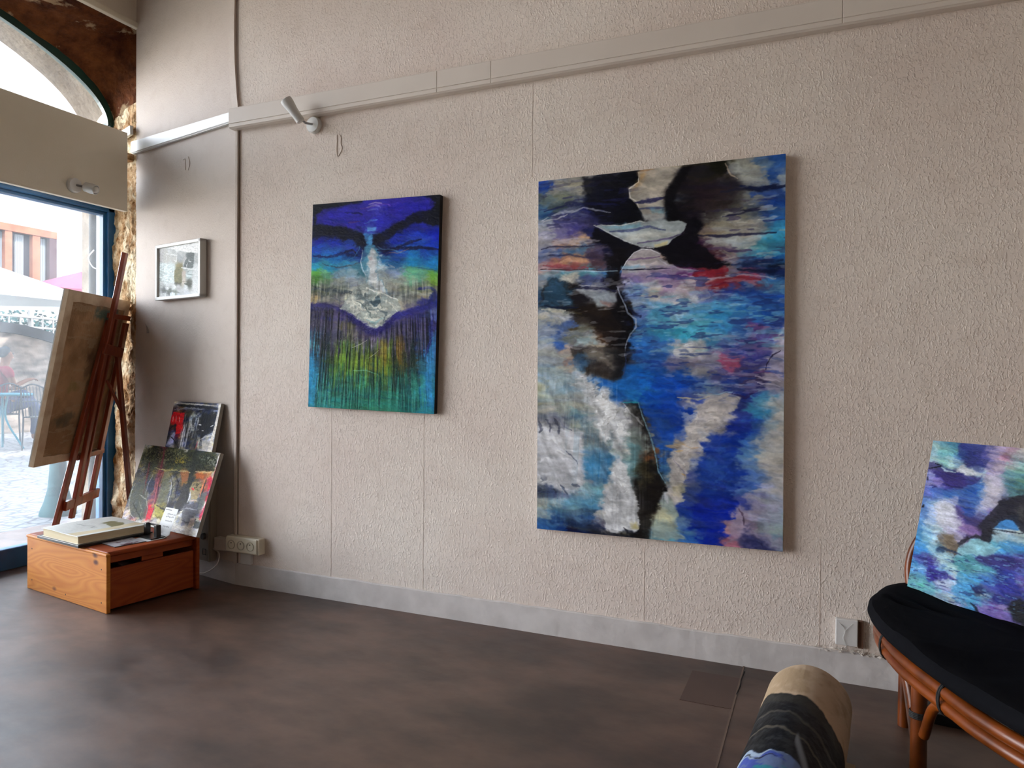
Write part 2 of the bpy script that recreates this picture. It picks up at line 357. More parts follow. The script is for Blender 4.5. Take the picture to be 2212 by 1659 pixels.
# vaulted soffit between the arched window and the lintel
def arcz(y, a=2.0, bb=.55): t = (y+1.7)/a; return 2.68+bb*sqrt(max(0, 1-t*t))
def soffit(u, v):
    # v: 0 window side -> 1 room side ; u: 0 right spring -> 1 left
    th = u*pi; y0 = -1.7+2.02*cos(th); z0 = 2.66+.57*sin(th)
    # room side rectangle outline
    if u < .16: y1 = .20+.04*(u/.16); z1 = 2.5+(3.2-2.5)*(u/.16)
    elif u > .84: y1 = -3.64; z1 = 2.5+(3.2-2.5)*((1-u)/.16)
    else: y1 = .24+(-3.64-.24)*((u-.16)/.68); z1 = 3.2
    x = -4.2+.37*v; p = Vector((x, y0+(y1-y0)*v, z0+(z1-z0)*v))
    k = min(1, 10*min(v, 1-v)); n = .05*k*nz(u*26, v*4, 9)
    return p+Vector((.3*n, 0, n))
b = B(); grid(b, soffit, 150, 24); mk('ceiling_vault', b, None or m_vault, smooth=True, kind='structure')
# exterior skin of the front: solid wall with arched opening
def ext_wall():
    b = B(); n = 48
    def prof(yc, zc, a, bb, ztop):
        arc = [(yc+a*cos(pi*k/n), zc+bb*sin(pi*k/n)) for k in range(n+1)]
        return arc
    arc = [(.40, 0.0)] + [(-1.7+2.1*cos(pi*k/n), 2.72+.60*sin(pi*k/n)) for k in range(n+1)] + [(-3.8, 0.0)]
    outer = [(7.0, 0.0)] + [(-1.7+8.7*cos(pi*k/n)**3 if 0 else max(-4.15, min(7.0, -1.7+12*cos(pi*k/n))), min(H+.3, 2.72+8*sin(pi*k/n))) for k in range(n+1)] + [(-4.15, 0.0)]
    for X in (0,):
        A0 = [b.verts.new((-4.6, y, z)) for y, z in arc]; O0 = [b.verts.new((-4.6, y, z)) for y, z in outer]
        A1 = [b.verts.new((-4.24, y, z)) for y, z in arc]; O1 = [b.verts.new((-4.24, y, z)) for y, z in outer]
        for i in range(len(arc)-1):
            b.faces.new((A0[i], A0[i+1], O0[i+1], O0[i])); b.faces.new((A1[i], O1[i], O1[i+1], A1[i+1])); b.faces.new((A0[i], A1[i], A1[i+1], A0[i+1]))
    return mk('wall_street_front', b, m_extstone, kind='structure')
ext_wall()
# ---- shop window
def emp(name, loc, kind):
    o = bpy.data.objects.new(name, None); C.objects.link(o); o.location = loc; o['kind'] = kind; o.empty_display_size = .1; return o
w1 = emp('window_1', (-4.2, -1.7, 0), 'structure')
b = B(); box(b, (-4.24, .25, 0), (-4.15, .325, 2.16), bev=.006)
box(b, (-4.235, .232, .118), (-4.17, .252, 2.128), bev=.003); mk('window_frame', b, m_blue, w1)
b = B(); box(b, (-4.24, -3.7, 2.125), (-4.15, .325, 2.30), bev=.006)
box(b, (-4.235, -3.7, 2.108), (-4.17, .235, 2.127), bev=.003)
box(b, (-4.15, -3.7, 2.15), (-4.135, .315, 2.165), bev=.003)
box(b, (-4.24, -1.98, .11), (-4.15, -1.9, 2.13), bev=.006); mk('window_frame', b, m_blue, w1)
b = B(); box(b, (-4.25, -3.7, 0), (-4.185, .325, .118), bev=.004); mk('window_sill', b, m_blue, w1)
b = B(); box(b, (-4.205, -3.7, .10), (-4.199, .255, 2.13)); mk('window_pane', b, m_glass, w1)
w2 = emp('window_2', (-4.2, -1.7, 2.3), 'structure')
b = B(); n = 64
def ring(a, bb, X): return [Vector((X, -1.7+a*cos(pi*k/n), 2.68+bb*sin(pi*k/n))) for k in range(n+1)]
R_ = [ring(2.05, .575, -4.22), ring(2.05, .575, -4.165), ring(1.96, .515, -4.165), ring(1.985, .532, -4.22)]
vs = [[b.verts.new(p) for p in r_] for r_ in R_]
for i in range(n):
    for a_ in range(4): q_ = (a_+1) % 4; b.faces.new((vs[a_][i], vs[a_][i+1], vs[q_][i+1], vs[q_][i]))
box(b, (-4.24, .275, 2.28), (-4.16, .35, 2.70), bev=.004); mk('window_frame', b, m_green, w2)
b = B(); pp = [b.verts.new((-4.2, -1.7+1.99*cos(pi*k/n), 2.68+.535*sin(pi*k/n))) for k in range(n+1)]
pp += [b.verts.new((-4.2, -3.69, 2.28)), b.verts.new((-4.2, .29, 2.28))]; b.faces.new(pp); mk('window_pane', b, m_glass, w2)
# ---- fascia board across the opening
b = B(); box(b, (-3.86, -3.65, 2.083), (-3.83, .135, 2.548), bev=.004)
box(b, (-3.862, -3.65, 2.078), (-3.83, .135, 2.084)); mk('trim_1', b, m_fascia, kind='structure')
b = B(); box(b, (-4.0, .1, 2.40), (-3.86, .21, 2.44)); mk('trim_2', b, m_stone, kind='structure')
# lintel lip under the wall above the opening
b = B(); box(b, (-3.85, -3.65, 3.19), (-3.815, .215, 3.225), bev=.004); mk('trim_3', b, m_fascia, kind='structure')
# ---- skirting
def skirt(name, f, L, n, hgt, th):
    b = B(); T = []
    for i in range(n+1):
        a = i/n*L; h = hgt + .006*nz(a*9, 1.3, 12)*2; t = th + .002*nz(a*14, 5, 3)
        T.append([b.verts.new(f(a, 0, 0)), b.verts.new(f(a, 0, t+.001)), b.verts.new(f(a, h-.004, t)), b.verts.new(f(a, h, t*.5)), b.verts.new(f(a, h, 0))])
    for p, q in zip(T, T[1:]):
        for k in range(4): b.faces.new((p[k], q[k], q[k+1], p[k+1]))
    b.faces.new(T[0]); b.faces.new(T[-1][::-1])
    return mk(name, b, m_base, smooth=False, kind='structure')
skirt('baseboard_back', lambda a, z, d: Vector((KX+a, -d, z)), 5.43, 260, .114, .009)
skirt('baseboard_left', lambda a, z, d: pw(a, z, d), 1.0, 50, .114, .009)
rs = np.random.RandomState(11); b = B()
for k in range(150):
    x = .32-abs(rs.normal(0, .16)) if k < 95 else rs.uniform(-2.6, .3); z = .113+rs.uniform(-.004, .012); p = Vector((x, -.0105-rs.uniform(0, .003), z)); sz = rs.uniform(.003, .011) if k < 95 else rs.uniform(.0015, .004)
    a = Vector((rs.uniform(.5, 1), -rs.uniform(0, .5), rs.uniform(-.5, .5))).normalized()*sz; c_ = Vector((0, -rs.uniform(0, .4), 1)).normalized()*sz*.55
    f = [b.verts.new(p-a), b.verts.new(p+c_), b.verts.new(p+a*.8), b.verts.new(p-c_*.7)]; g = [b.verts.new(v_.co+Vector((0, .0012, 0))) for v_ in f]
    b.faces.new(f); b.faces.new(g[::-1])
    for i in range(4): b.faces.new((f[i], g[i], g[(i+1) % 4], f[(i+1) % 4]))
fk = mk('paint_flakes', b, M('flaking_plaster', 'b8aca0', 'd4c9be', rough=.9, scale=20)); tag(fk, 'flaking paint and plaster crumbs along the top of the grey skirting', 'flakes', kind='stuff')
sn = 7
for x_, z0_, z1_ in ((-2.225, .118, 1.75), (-1.70, .118, .95), (-.66, .118, .42), (.0, .118, .5), (-1.17, 1.98, 2.38)):
    b = B(); n = 40
    for i in range(n):
        za = z0_+(z1_-z0_)*i/n; zb = z0_+(z1_-z0_)*(i+1)/n; xo = .0015*nz(za*6, x_, 6)
        box(b, (x_+xo, -.0009, za), (x_+xo+.0014, 0, zb))
    mk('trim_%d' % sn, b, m_wall, kind='structure'); sn += 1
# ---- corner batten and lifted wallpaper edge
b = B(); box(b, (KX-.012, -.012, .11), (KX+.006, .0, 2.39), bev=.002); mk('trim_4', b, m_panel, kind='structure')
b = B(); box(b, (KX+.006, -.004, .11), (KX+.012, .0, 2.39)); mk('trim_5', b, M('seam_shadow_paint', '8a7c70', rough=.8), kind='structure')  # thin dark strip: shadow along the panel edge, painted in
b = B(); pts = [(KX+.008, 2.50), (KX-.004, 2.60), (KX-.018, 2.78), (KX-.02, 3.0), (KX-.012, 3.25), (KX-.004, H)]
sp = spline([(x, 0, z) for x, z in pts], 8)
A_ = [b.verts.new((p.x, -.013, p.z)) for p in sp]; D_ = [b.verts.new((p.x-.05, -.002, p.z)) for p in sp]; E_ = [b.verts.new((p.x+.002, -.012, p.z)) for p in sp]; F_ = [b.verts.new((p.x-.0, -.0, p.z)) for p in sp]
for i in range(len(sp)-1): b.faces.new((D_[i], A_[i], A_[i+1], D_[i+1])); b.faces.new((A_[i], F_[i], F_[i+1], A_[i+1]))
mk('trim_6', b, m_panel, kind='structure')

# ---------------------------------------------------------------- street outside
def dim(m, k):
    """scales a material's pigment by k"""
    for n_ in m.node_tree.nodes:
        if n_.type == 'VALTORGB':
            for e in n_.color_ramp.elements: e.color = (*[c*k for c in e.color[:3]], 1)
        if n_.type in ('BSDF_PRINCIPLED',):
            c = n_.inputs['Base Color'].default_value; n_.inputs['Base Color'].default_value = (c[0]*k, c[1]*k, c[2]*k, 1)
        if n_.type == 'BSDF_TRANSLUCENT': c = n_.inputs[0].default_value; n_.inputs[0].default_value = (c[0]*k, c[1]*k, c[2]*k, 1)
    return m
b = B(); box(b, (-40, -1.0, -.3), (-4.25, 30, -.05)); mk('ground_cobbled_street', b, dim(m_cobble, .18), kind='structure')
b = B(); box(b, (-60, -60, -.3), (-4.25, -1.0, -.05)); mk('ground_added_bounce', b, M('bounce_paving', 'b8ab98', 'cbbfae', rough=.9, scale=2), kind='structure')  # unseen pale ground, added so its bounce brightens the room
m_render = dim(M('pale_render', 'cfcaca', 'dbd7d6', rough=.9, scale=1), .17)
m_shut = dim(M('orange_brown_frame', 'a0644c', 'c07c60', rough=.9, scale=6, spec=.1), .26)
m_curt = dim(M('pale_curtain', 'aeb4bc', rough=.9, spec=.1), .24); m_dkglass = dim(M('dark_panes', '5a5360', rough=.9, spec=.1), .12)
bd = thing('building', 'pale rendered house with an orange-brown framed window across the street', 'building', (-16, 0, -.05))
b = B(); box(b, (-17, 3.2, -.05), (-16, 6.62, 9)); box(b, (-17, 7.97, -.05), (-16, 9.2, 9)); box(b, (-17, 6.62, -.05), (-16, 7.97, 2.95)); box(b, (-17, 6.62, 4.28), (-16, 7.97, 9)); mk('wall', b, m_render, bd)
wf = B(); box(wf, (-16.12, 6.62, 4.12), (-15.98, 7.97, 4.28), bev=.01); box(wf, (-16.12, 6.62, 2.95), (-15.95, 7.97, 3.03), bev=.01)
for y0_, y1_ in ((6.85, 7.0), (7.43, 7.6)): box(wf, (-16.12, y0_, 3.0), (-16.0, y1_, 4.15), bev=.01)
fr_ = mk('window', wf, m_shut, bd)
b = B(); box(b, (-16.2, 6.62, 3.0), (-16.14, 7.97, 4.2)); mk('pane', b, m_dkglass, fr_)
b = B()
def cur(y0_, y1_):
    for k in range(8):
        ya = y0_+(y1_-y0_)*k/8; yb = y0_+(y1_-y0_)*(k+1)/8; box(b, (-16.13+.01*(k % 2), ya, 3.05), (-16.12+.01*(k % 2), yb, 4.1))
cur(6.63, 6.85); cur(7.12, 7.3); cur(7.62, 7.78); mk('curtain', b, m_curt, fr_)
b = B(); box(b, (-16.1, 7.8, 3.0), (-15.99, 7.97, 4.15), bev=.01); mk('shutter', b, dim(M('purple_brown_shutter', '7a5860', rough=.9, spec=.1), .14), fr_)
# terrace wall with curved coping, railing and hedge
m_rubble = dim(M('grey_rubble', '6c6460', 'c4b4a8', rough=.9, scale=3, stretch=(1, 1, 2.5), detail=7, bump=.6, bscale=6, bdist=.06, spec=.1), .24)
def topz(y): return 2.0 - .028*max(0, y-5.2)**2*7 if y < 8 else .3
ys = [0+i*.2 for i in range(36)]
b = B(); prism(b, [(1.8, -.05)] + [(y, max(.3, min(1.84, 1.84-.18*max(0, y-5.6)**1.6))) for y in ys if y > 1.8] + [(7.0, -.05)], -14.5, -14.0, lambda y, z, x: Vector((x, y, z)))
rw = mk('stone_wall', b, m_rubble); tag(rw, 'low rubble stone wall with curved dark top across the street', 'wall')
b = B(); yy = [y for y in ys if y > 1.8]; lo_ = [max(.3, min(1.84, 1.84-.18*max(0, y-5.6)**1.6)) for y in yy]
prism(b, [(y, z-.0) for y, z in zip(yy, lo_)] + [(y, z+.19) for y, z in list(zip(yy, lo_))[::-1]], -14.55, -13.93, lambda y, z, x: Vector((x, y, z))); mk('coping', b, dim(M('slate_coping', '4c525c', '6a707a', rough=.9, scale=4, spec=.1), .13), rw)
for ch in [o for o in bpy.data.objects if o.name.startswith('coping')]: pass
m_wp = dim(M('white_paint', 'f0f0f0', rough=.9, spec=.1), .14)
b = B(); box(b, (-15.9, 2, -.05), (-14.5, 9, 1.9)); tt = mk('terrace_bank', b, m_rubble, kind='structure')
rl = thing('railing', 'white metal railing on top of the stone wall outside', 'railing', (-14.9, 5, 1.9))
b = B(); tube(b, [(-14.9, 2.2, 2.27), (-14.9, 9, 2.2)], .025, 8); tube(b, [(-14.9, 2.2, 2.06), (-14.9, 9, 2.0)], .025, 8); mk('rail', b, m_wp, rl)
for k in range(31):
    b = B(); y = 2.2+k*.225; box(b, (-14.915, y-.012, 1.9), (-14.885, y+.012, 2.25)); mk('post', b, m_wp, rl)
b = B(); box(b, (-15.0, 6.68, 1.9), (-14.93, 6.76, 2.6)); mk('post', b, m_wp, rl)
# hedge
rs = np.random.RandomState(5); b = B()
for k in range(2600):
    y = rs.uniform(1, 8.6); z = 1.95+abs(rs.normal(0, .17)); x = -15.4+rs.uniform(-.25, .25)
    p = Vector((x, y, min(z, 2.5))); a = Vector(rs.normal(0, 1, 3)).normalized()*.045; c_ = a.orthogonal().normalized()*.03
    b.faces.new([b.verts.new(p-a), b.verts.new(p+c_), b.verts.new(p+a), b.verts.new(p-c_)])
hd = mk('hedge', b, dim(M('hedge_leaves', '3c7a80', '5c9490', rough=.9, scale=9, spec=.1), .13)); tag(hd, 'clipped green hedge behind the white railing outside', 'hedge')
def parasol(cx, cy, ztop, zr, r, nseg, mat, vmat, label, rotk=0):
    t = thing('parasol', label, 'parasol', (cx, cy, -.05))
    b = B(); apex = b.verts.new((cx, cy, ztop)); ap2 = b.verts.new((cx, cy, ztop-.02)); R1 = []; R2 = []
    for k in range(nseg):
        a = 2*pi*(k+rotk)/nseg; R1.append(b.verts.new((cx+r*cos(a), cy+r*sin(a), zr))); R2.append(b.verts.new((cx+r*.99*cos(a), cy+r*.99*sin(a), zr-.01)))
    for k in range(nseg):
        q_ = (k+1) % nseg; b.faces.new((apex, R1[k], R1[q_])); b.faces.new((ap2, R2[q_], R2[k])); b.faces.new((R1[k], R2[k], R2[q_], R1[q_]))
    mk('canopy', b, mat, t)
    b = B()
    for k in range(nseg):
        q_ = (k+1) % nseg; A1, B1 = Vector((cx+r*cos(2*pi*(k+rotk)/nseg), cy+r*sin(2*pi*(k+rotk)/nseg), zr)), Vector((cx+r*cos(2*pi*(q_+rotk)/nseg), cy+r*sin(2*pi*(q_+rotk)/nseg), zr))
        b.faces.new([b.verts.new(v_) for v_ in (A1, B1, B1-Vector((0, 0, .07)), A1-Vector((0, 0, .07)))])
    mk('valance', b, vmat, t)
    b = B(); tube(b, [(cx, cy, -.05), (cx, cy, ztop+.06)], .025, 10); lathe(b, [(.25, -.05), (.25, 0), (.05, .03)], Matrix.Translation((cx, cy, 0))); mk('pole', b, m_wp, t)
    return t
def thin(name, c, tr=.4):
    m = bpy.data.materials.new(name); m.use_nodes = True; t = m.node_tree; b_ = t.nodes['Principled BSDF']; b_.inputs['Base Color'].default_value = (*lin(c), 1); b_.inputs['Roughness'].default_value = .9
    tl = N(t, 'BsdfTranslucent'); tl.inputs[0].default_value = (*lin(c), 1); mx = N(t, 'MixShader'); mx.inputs[0].default_value = tr
    t.links.new(b_.outputs[0], mx.inputs[1]); t.links.new(tl.outputs[0], mx.inputs[2]); t.links.new(mx.outputs[0], t.nodes['Material Output'].inputs[0]); return m
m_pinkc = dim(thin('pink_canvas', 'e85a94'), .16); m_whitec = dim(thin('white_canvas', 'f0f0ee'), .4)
parasol(-12.6, 6.35, 3.05, 2.55, 1.35, 6, m_pinkc, m_pinkc, 'pink parasol open outside near the corner of the window')
parasol(-10.6, 3.1, 2.66, 2.13, 1.55, 6, m_whitec, m_whitec, 'large white parasol open outside over the terrace tables', .5)
# cafe table and chairs
m_turq = dim(M('turquoise_paint', '5cc4e0', '72d0e8', rough=.9, scale=6, spec=.1), .15); m_wire = dim(M('grey_metal', '6c7684', rough=.8, spec=.1), .13)
t = thing('cafe_table', 'round turquoise metal table on the cobbles outside', 'table', (-11.3, 3.95, -.05))
b = B(); lathe(b, [(.0001, .745), (.38, .75), (.40, .765), (.40, .775), (.38, .785), (.0001, .785)], Matrix.Translation((-11.3, 3.95, 0)), cap=False); mk('table_top', b, m_turq, t, smooth=True)
for k in range(3):
    a = 2*pi*k/3+.5; b = B(); tube(b, spline([(-11.3+.07*cos(a), 3.95+.07*sin(a), .75), (-11.3+.05*cos(a), 3.95+.05*sin(a), .4), (-11.3+.3*cos(a), 3.95+.3*sin(a), -.045)], 6), .014, 8); mk('leg', b, m_turq, t)
def cafe_chair(cx, cy, rz, label):
    t = thing('cafe_chair', label, 'chair', (cx, cy, -.05)); Mx = Matrix.Translation((cx, cy, 0)) @ Matrix.Rotation(rz, 4, 'Z')
    W = lambda x, y, z: Mx @ Vector((x, y, z))
    b = B(); box(b, (-.21, -.2, .43), (.21, .2, .45), Mx, bev=.01); mk('seat', b, m_wire, t)
    for x in (-.2, .2):
        b = B(); tube(b, spline([W(x, -.2, -.05), W(x, -.21, .25), W(x, -.2, .45)], 5), .012, 8); mk('leg', b, m_wire, t)
        b = B(); tube(b, spline([W(x, .22, -.05), W(x, .19, .4), W(x, .22, .62), W(x, .24, .88)], 5), .012, 8); mk('leg', b, m_wire, t)
        b = B(); tube(b, spline([W(x*1.15, .23, .66), W(x*1.2, 0, .67), W(x*1.15, -.22, .64), W(x*1.05, -.22, .45)], 5), .012, 8); mk('armrest', b, m_wire, t)
    b = B(); tube(b, spline([W(-.2, .24, .86), W(0, .27, .93), W(.2, .24, .86)], 6), .012, 8)
    for k in range(7): x = -.15+.05*k; tube(b, [W(x, .2, .45), W(x, .26, .90)], .006, 6)
    mk('backrest', b, m_wire, t); return t
cafe_chair(-10.7, 4.2, radians(200), 'grey metal garden chair in front of the turquoise table')
cafe_chair(-11.9, 4.25, radians(-90), 'grey metal garden chair the red-shirted person sits on')
# seated person
def skin(name, nodes, edges, mat, parent=None, sub=2, root=0):
    me = bpy.data.meshes.new(name); off = wloc(parent) if parent else Vector((0, 0, 0))
    me.from_pydata([tuple(Vector(n_[0])-off) for n_ in nodes], edges, []); o = bpy.data.objects.new(name, me); link(o, parent)
    md = o.modifiers.new('skin', 'SKIN'); md.use_smooth_shade = True
    for i, n_ in enumerate(nodes):
        r_ = n_[1] if isinstance(n_[1], tuple) else (n_[1], n_[1]); me.skin_vertices[0].data[i].radius = r_; me.skin_vertices[0].data[i].use_root = (i == root)
    s = o.modifiers.new('sub', 'SUBSURF'); s.levels = sub; s.render_levels = sub; me.materials.append(mat); return o
px, py = -11.9, 4.22
m_skin = dim(M('skin', 'c89078', rough=.9, spec=.1), .12); m_red = dim(M('red_tshirt', 'c83c58', rough=.9, spec=.1), .13); m_jean = dim(M('blue_jeans', '5468a0', rough=.9, spec=.1), .12); m_hair = dim(M('dark_hair', '54606c', rough=.9, spec=.1), .12)
ph = thing('person', 'person in a red t-shirt and jeans seated outside beside the turquoise table', 'person', (px, py, -.05))
def P_(x, y, z): return (px+x, py+y, z)
nodes = [(P_(0, 0, .56), (.13, .11)), (P_(0, .02, .78), (.12, .10)), (P_(0, .06, 1.0), (.15, .11)), (P_(0, .09, 1.14), (.10, .08)), (P_(0, .12, 1.22), .05), (P_(0, .15, 1.31), (.075, .08)), (P_(0, .16, 1.41), (.085, .095)), (P_(0, .15, 1.47), .05),
 (P_(.17, .08, 1.10), .055), (P_(.22, .14, .88), .042), (P_(.15, .38, .98), .032), (P_(.14, .46, 1.0), .03),
 (P_(-.17, .08, 1.10), .055), (P_(-.22, .12, .86), .042), (P_(-.12, .34, .84), .032), (P_(-.11, .42, .85), .03),
 (P_(.10, .08, .56), .10), (P_(.12, .5, .62), .065), (P_(.12, .54, .3), .05), (P_(.12, .5, .04), .035), (P_(.12, .64, .0), .03),
 (P_(-.10, .08, .56), .10), (P_(-.10, .48, .78), .065), (P_(.05, .62, .5), .05), (P_(.12, .68, .36), .035), (P_(.14, .8, .36), .03),
 (P_(0, .235, 1.375), .018)]
ed = [(0, 1), (1, 2), (2, 3), (3, 4), (4, 5), (5, 6), (6, 7), (3, 8), (8, 9), (9, 10), (10, 11), (3, 12), (12, 13), (13, 14), (14, 15), (0, 16), (16, 17), (17, 18), (18, 19), (19, 20), (0, 21), (21, 22), (22, 23), (23, 24), (24, 25), (6, 26)]
for base_i, sgn in ((11, 1), (15, -1)):
    q0 = Vector(nodes[base_i][0])
    for k in range(4):
        o1 = Vector((-.027+.018*k, 0, 0)); L1 = (.035, .04, .037, .028)[k]
        i0 = len(nodes); nodes.append((tuple(q0+o1+Vector((0, .04, .0))), .009)); nodes.append((tuple(q0+o1*1.2+Vector((0, .04+L1, -.012))), .008)); nodes.append((tuple(q0+o1*1.3+Vector((0, .04+L1*1.6, -.035))), .007))
        ed += [(base_i, i0), (i0, i0+1), (i0+1, i0+2)]
    i0 = len(nodes); nodes.append((tuple(q0+Vector((-.04*sgn, .02, .0))), .010)); nodes.append((tuple(q0+Vector((-.055*sgn, .055, -.01))), .008)); ed += [(base_i, i0), (i0, i0+1)]
skin('body', nodes, ed, m_skin, ph, 1)
skin('tshirt', [(P_(0, 0, .58), (.15, .13)), (P_(0, .02, .78), (.145, .125)), (P_(0, .06, 1.0), (.175, .135)), (P_(0, .09, 1.16), (.115, .095)), (P_(.175, .08, 1.11), .075), (P_(.205, .11, .99), .065), (P_(-.175, .08, 1.11), .075), (P_(-.205, .1, .98), .065)], [(0, 1), (1, 2), (2, 3), (3, 4), (4, 5), (3, 6), (6, 7)], m_red, ph, 1)
skin('jeans', [(P_(0, 0, .55), (.15, .13)), (P_(.10, .08, .57), .12), (P_(.12, .5, .62), .085), (P_(.12, .54, .3), .07), (P_(.12, .5, .08), .055), (P_(-.10, .08, .58), .12), (P_(-.10, .48, .78), .085), (P_(.05, .62, .5), .07), (P_(.11, .67, .4), .055)], [(0, 1), (1, 2), (2, 3), (3, 4), (0, 5), (5, 6), (6, 7), (7, 8)], m_jean, ph, 1)
skin('hair', [(P_(0, .06, 1.33), .06), (P_(0, .08, 1.41), .085), (P_(0, .14, 1.46), .085), (P_(0, .2, 1.46), .05)], [(0, 1), (1, 2), (2, 3)], m_hair, ph, 1)
for s in (1, -1):
    b = B(); bmesh.ops.create_uvsphere(b, u_segments=8, v_segments=6, radius=.012, matrix=Matrix.Translation(P_(.032*s, .238, 1.40))); mk('eye', b, m_black, ph, smooth=True)
    b = B(); bmesh.ops.create_uvsphere(b, u_segments=8, v_segments=6, radius=.022, matrix=Matrix.Translation(P_(.088*s, .14, 1.385)) @ Matrix.Diagonal((.5, .8, 1.3, 1))); mk('ear', b, m_skin, ph, smooth=True)
b = B(); box(b, P_(-.025, .235, 1.335), P_(.025, .245, 1.343), bev=.002); mk('mouth', b, M('lips', '9c5048', rough=.6), ph)
# flared turquoise bollard by the window
t_ = thing('bollard', 'pale turquoise flared metal bollard just outside the window', 'bollard', (-5.72, 1.0, -.05))
b = B(); lathe(b, [(.0001, -.05), (.135, -.05), (.132, -.02), (.10, .06), (.075, .16), (.062, .3), (.056, .5), (.056, .78), (.07, .80), (.07, .83), (.05, .86), (.0001, .88)], Matrix.Translation((-5.72, 1.0, 0)), cap=False, n=28); mk('post', b, dim(M('aged_turquoise', '7cb4bc', '9cd0d4', rough=.9, scale=9, spec=.1), .12), t_, smooth=True)
# white cable hanger fixed on the outer reveal
b = B(); tube(b, spline([(-4.42, .352, 1.92), (-4.40, .30, 1.86), (-4.37, .31, 1.80), (-4.36, .352, 1.79)], 6), .004, 8); tag(mk('cable_clip', b, m_white, smooth=True), 'small white cable loop on the outer window reveal', 'cable')
b = B(); tube(b, [(-4.45, .365, -.05), (-4.45, .365, 2.6)], .022, 10); tag(mk('downpipe', b, dim(M('dark_pipe', '6a6660', rough=.8), .2), smooth=True), 'dark vertical pipe running up the outer window reveal', 'pipe')

# ---------------------------------------------------------------- wall fittings
tk = thing('cable_trunking', 'long cream cable trunking running along the top of the main wall', 'trunking', (-2.86, 0, 2.392))
b = B(); prism(b, [(0, 2.392), (-.034, 2.392), (-.041, 2.397), (-.041, 2.496), (0, 2.498)], -2.858, 2.6, lambda y, z, x: Vector((x, y, z))); mk('base', b, m_trunk, tk)
xs = [-2.86, -1.62, -1.35, .05, 1.3, 2.6]
for i in range(5):
    b = B(); box(b, (xs[i]+.0008, -.0445, 2.4165), (xs[i+1]-.0008, -.039, 2.493), bev=.001, seg=1); mk('cover', b, m_trunk, tk)
    b = B(); box(b, (xs[i]+.0008, -.0435, 2.3965), (xs[i+1]-.0008, -.037, 2.4148), bev=.002, seg=2); mk('cover', b, m_trunk, tk)
td = thing('cable_duct', 'narrow bright white cable duct climbing across the window-side wall panel', 'duct', tuple(pw(.5, 2.45)))
b = B(); prism(b, [(.032, 2.440), (1.035, 2.440), (1.035, 2.510), (.032, 2.492)], 0, .022, lambda a, z, d: pw(a, z, d))
bmesh.ops.bevel(b, geom=b.edges[:], offset=.003, segments=2, affect='EDGES'); mk('cover', b, m_white, td)
b = B(); prism(b, [(.03, 2.436), (1.03, 2.436), (1.03, 2.442), (.03, 2.442)], 0, .016, lambda a, z, d: pw(a, z, d)); mk('base', b, m_white, td)
b = B(); beam(b, (-4.17, .255, 2.545), (-3.835, .165, 2.575), .055, .02, (0, 0, 1)); tag(mk('cable_duct', b, m_white), 'short white duct piece across the stone reveal above the fascia board', 'duct')
# spot lamps
def spot(base, nrm, head_from, head_to, r0_, r1_, label, grp, bulb=False):
    base, nrm = Vector(base), Vector(nrm).normalized(); t = thing('spot_lamp', label, 'lamp', tuple(base), grp)
    fx = nrm.orthogonal().normalized(); b = B(); lathe(b, [(.041, 0), (.041, .004), (.040, .018), (.036, .024), (.0001, .026)], frame(base, fx, nrm.cross(fx), nrm), n=32, cap=False); mk('mounting_plate', b, m_white, t, smooth=True)
    h0, h1 = Vector(head_from), Vector(head_to); ax = (h1-h0).normalized(); fx = ax.orthogonal().normalized(); L = (h1-h0).length
    j = base+nrm*.024
    b = B(); tube(b, [j, j*.4+h0*.6, h0+ax*L*.25], .006, 8); mk('joint', b, m_chrome, t, smooth=True)
    prof = [(.0001, 0), (r0_*.75, .001), (r0_, .006), (r0_*1.02, L*.3), (r0_*1.12, L*.55), (r1_*.98, L*.82), (r1_, L*.95)]
    prof += ([(r1_, L), (r1_*.9, L), (r1_*.85, L*.8), (.0001, L*.78)] if bulb else [(r1_*.94, L), (r1_*.86, L+.001), (r1_*.84, L*.96), (.0001, L*.95)])
    b = B(); lathe(b, prof, frame(h0, fx, ax.cross(fx), ax), n=28, cap=False); mk('lamp_head', b, m_white, t, smooth=True)
    if bulb:
        b = B(); bmesh.ops.create_uvsphere(b, u_segments=20, v_segments=12, radius=r1_*.72, matrix=Matrix.Translation(h1-ax*.006)); mk('bulb', b, M('bulb_glass', 'd8d4cc', rough=.15), t, smooth=True)
    return t
spot((-2.335, 0, 2.352), (0, -1, 0), (-2.352, -.085, 2.345), (-2.405, -.135, 2.445), .021, .029, 'white spot lamp on the main wall just below the trunking, head tilted up', None)
spot((-3.83, -.205, 2.150), (1, 0, 0), (-3.785, -.17, 2.148), (-3.72, -.15, 2.128), .026, .027, 'white spot lamp on the fascia board above the shop window', None, True)
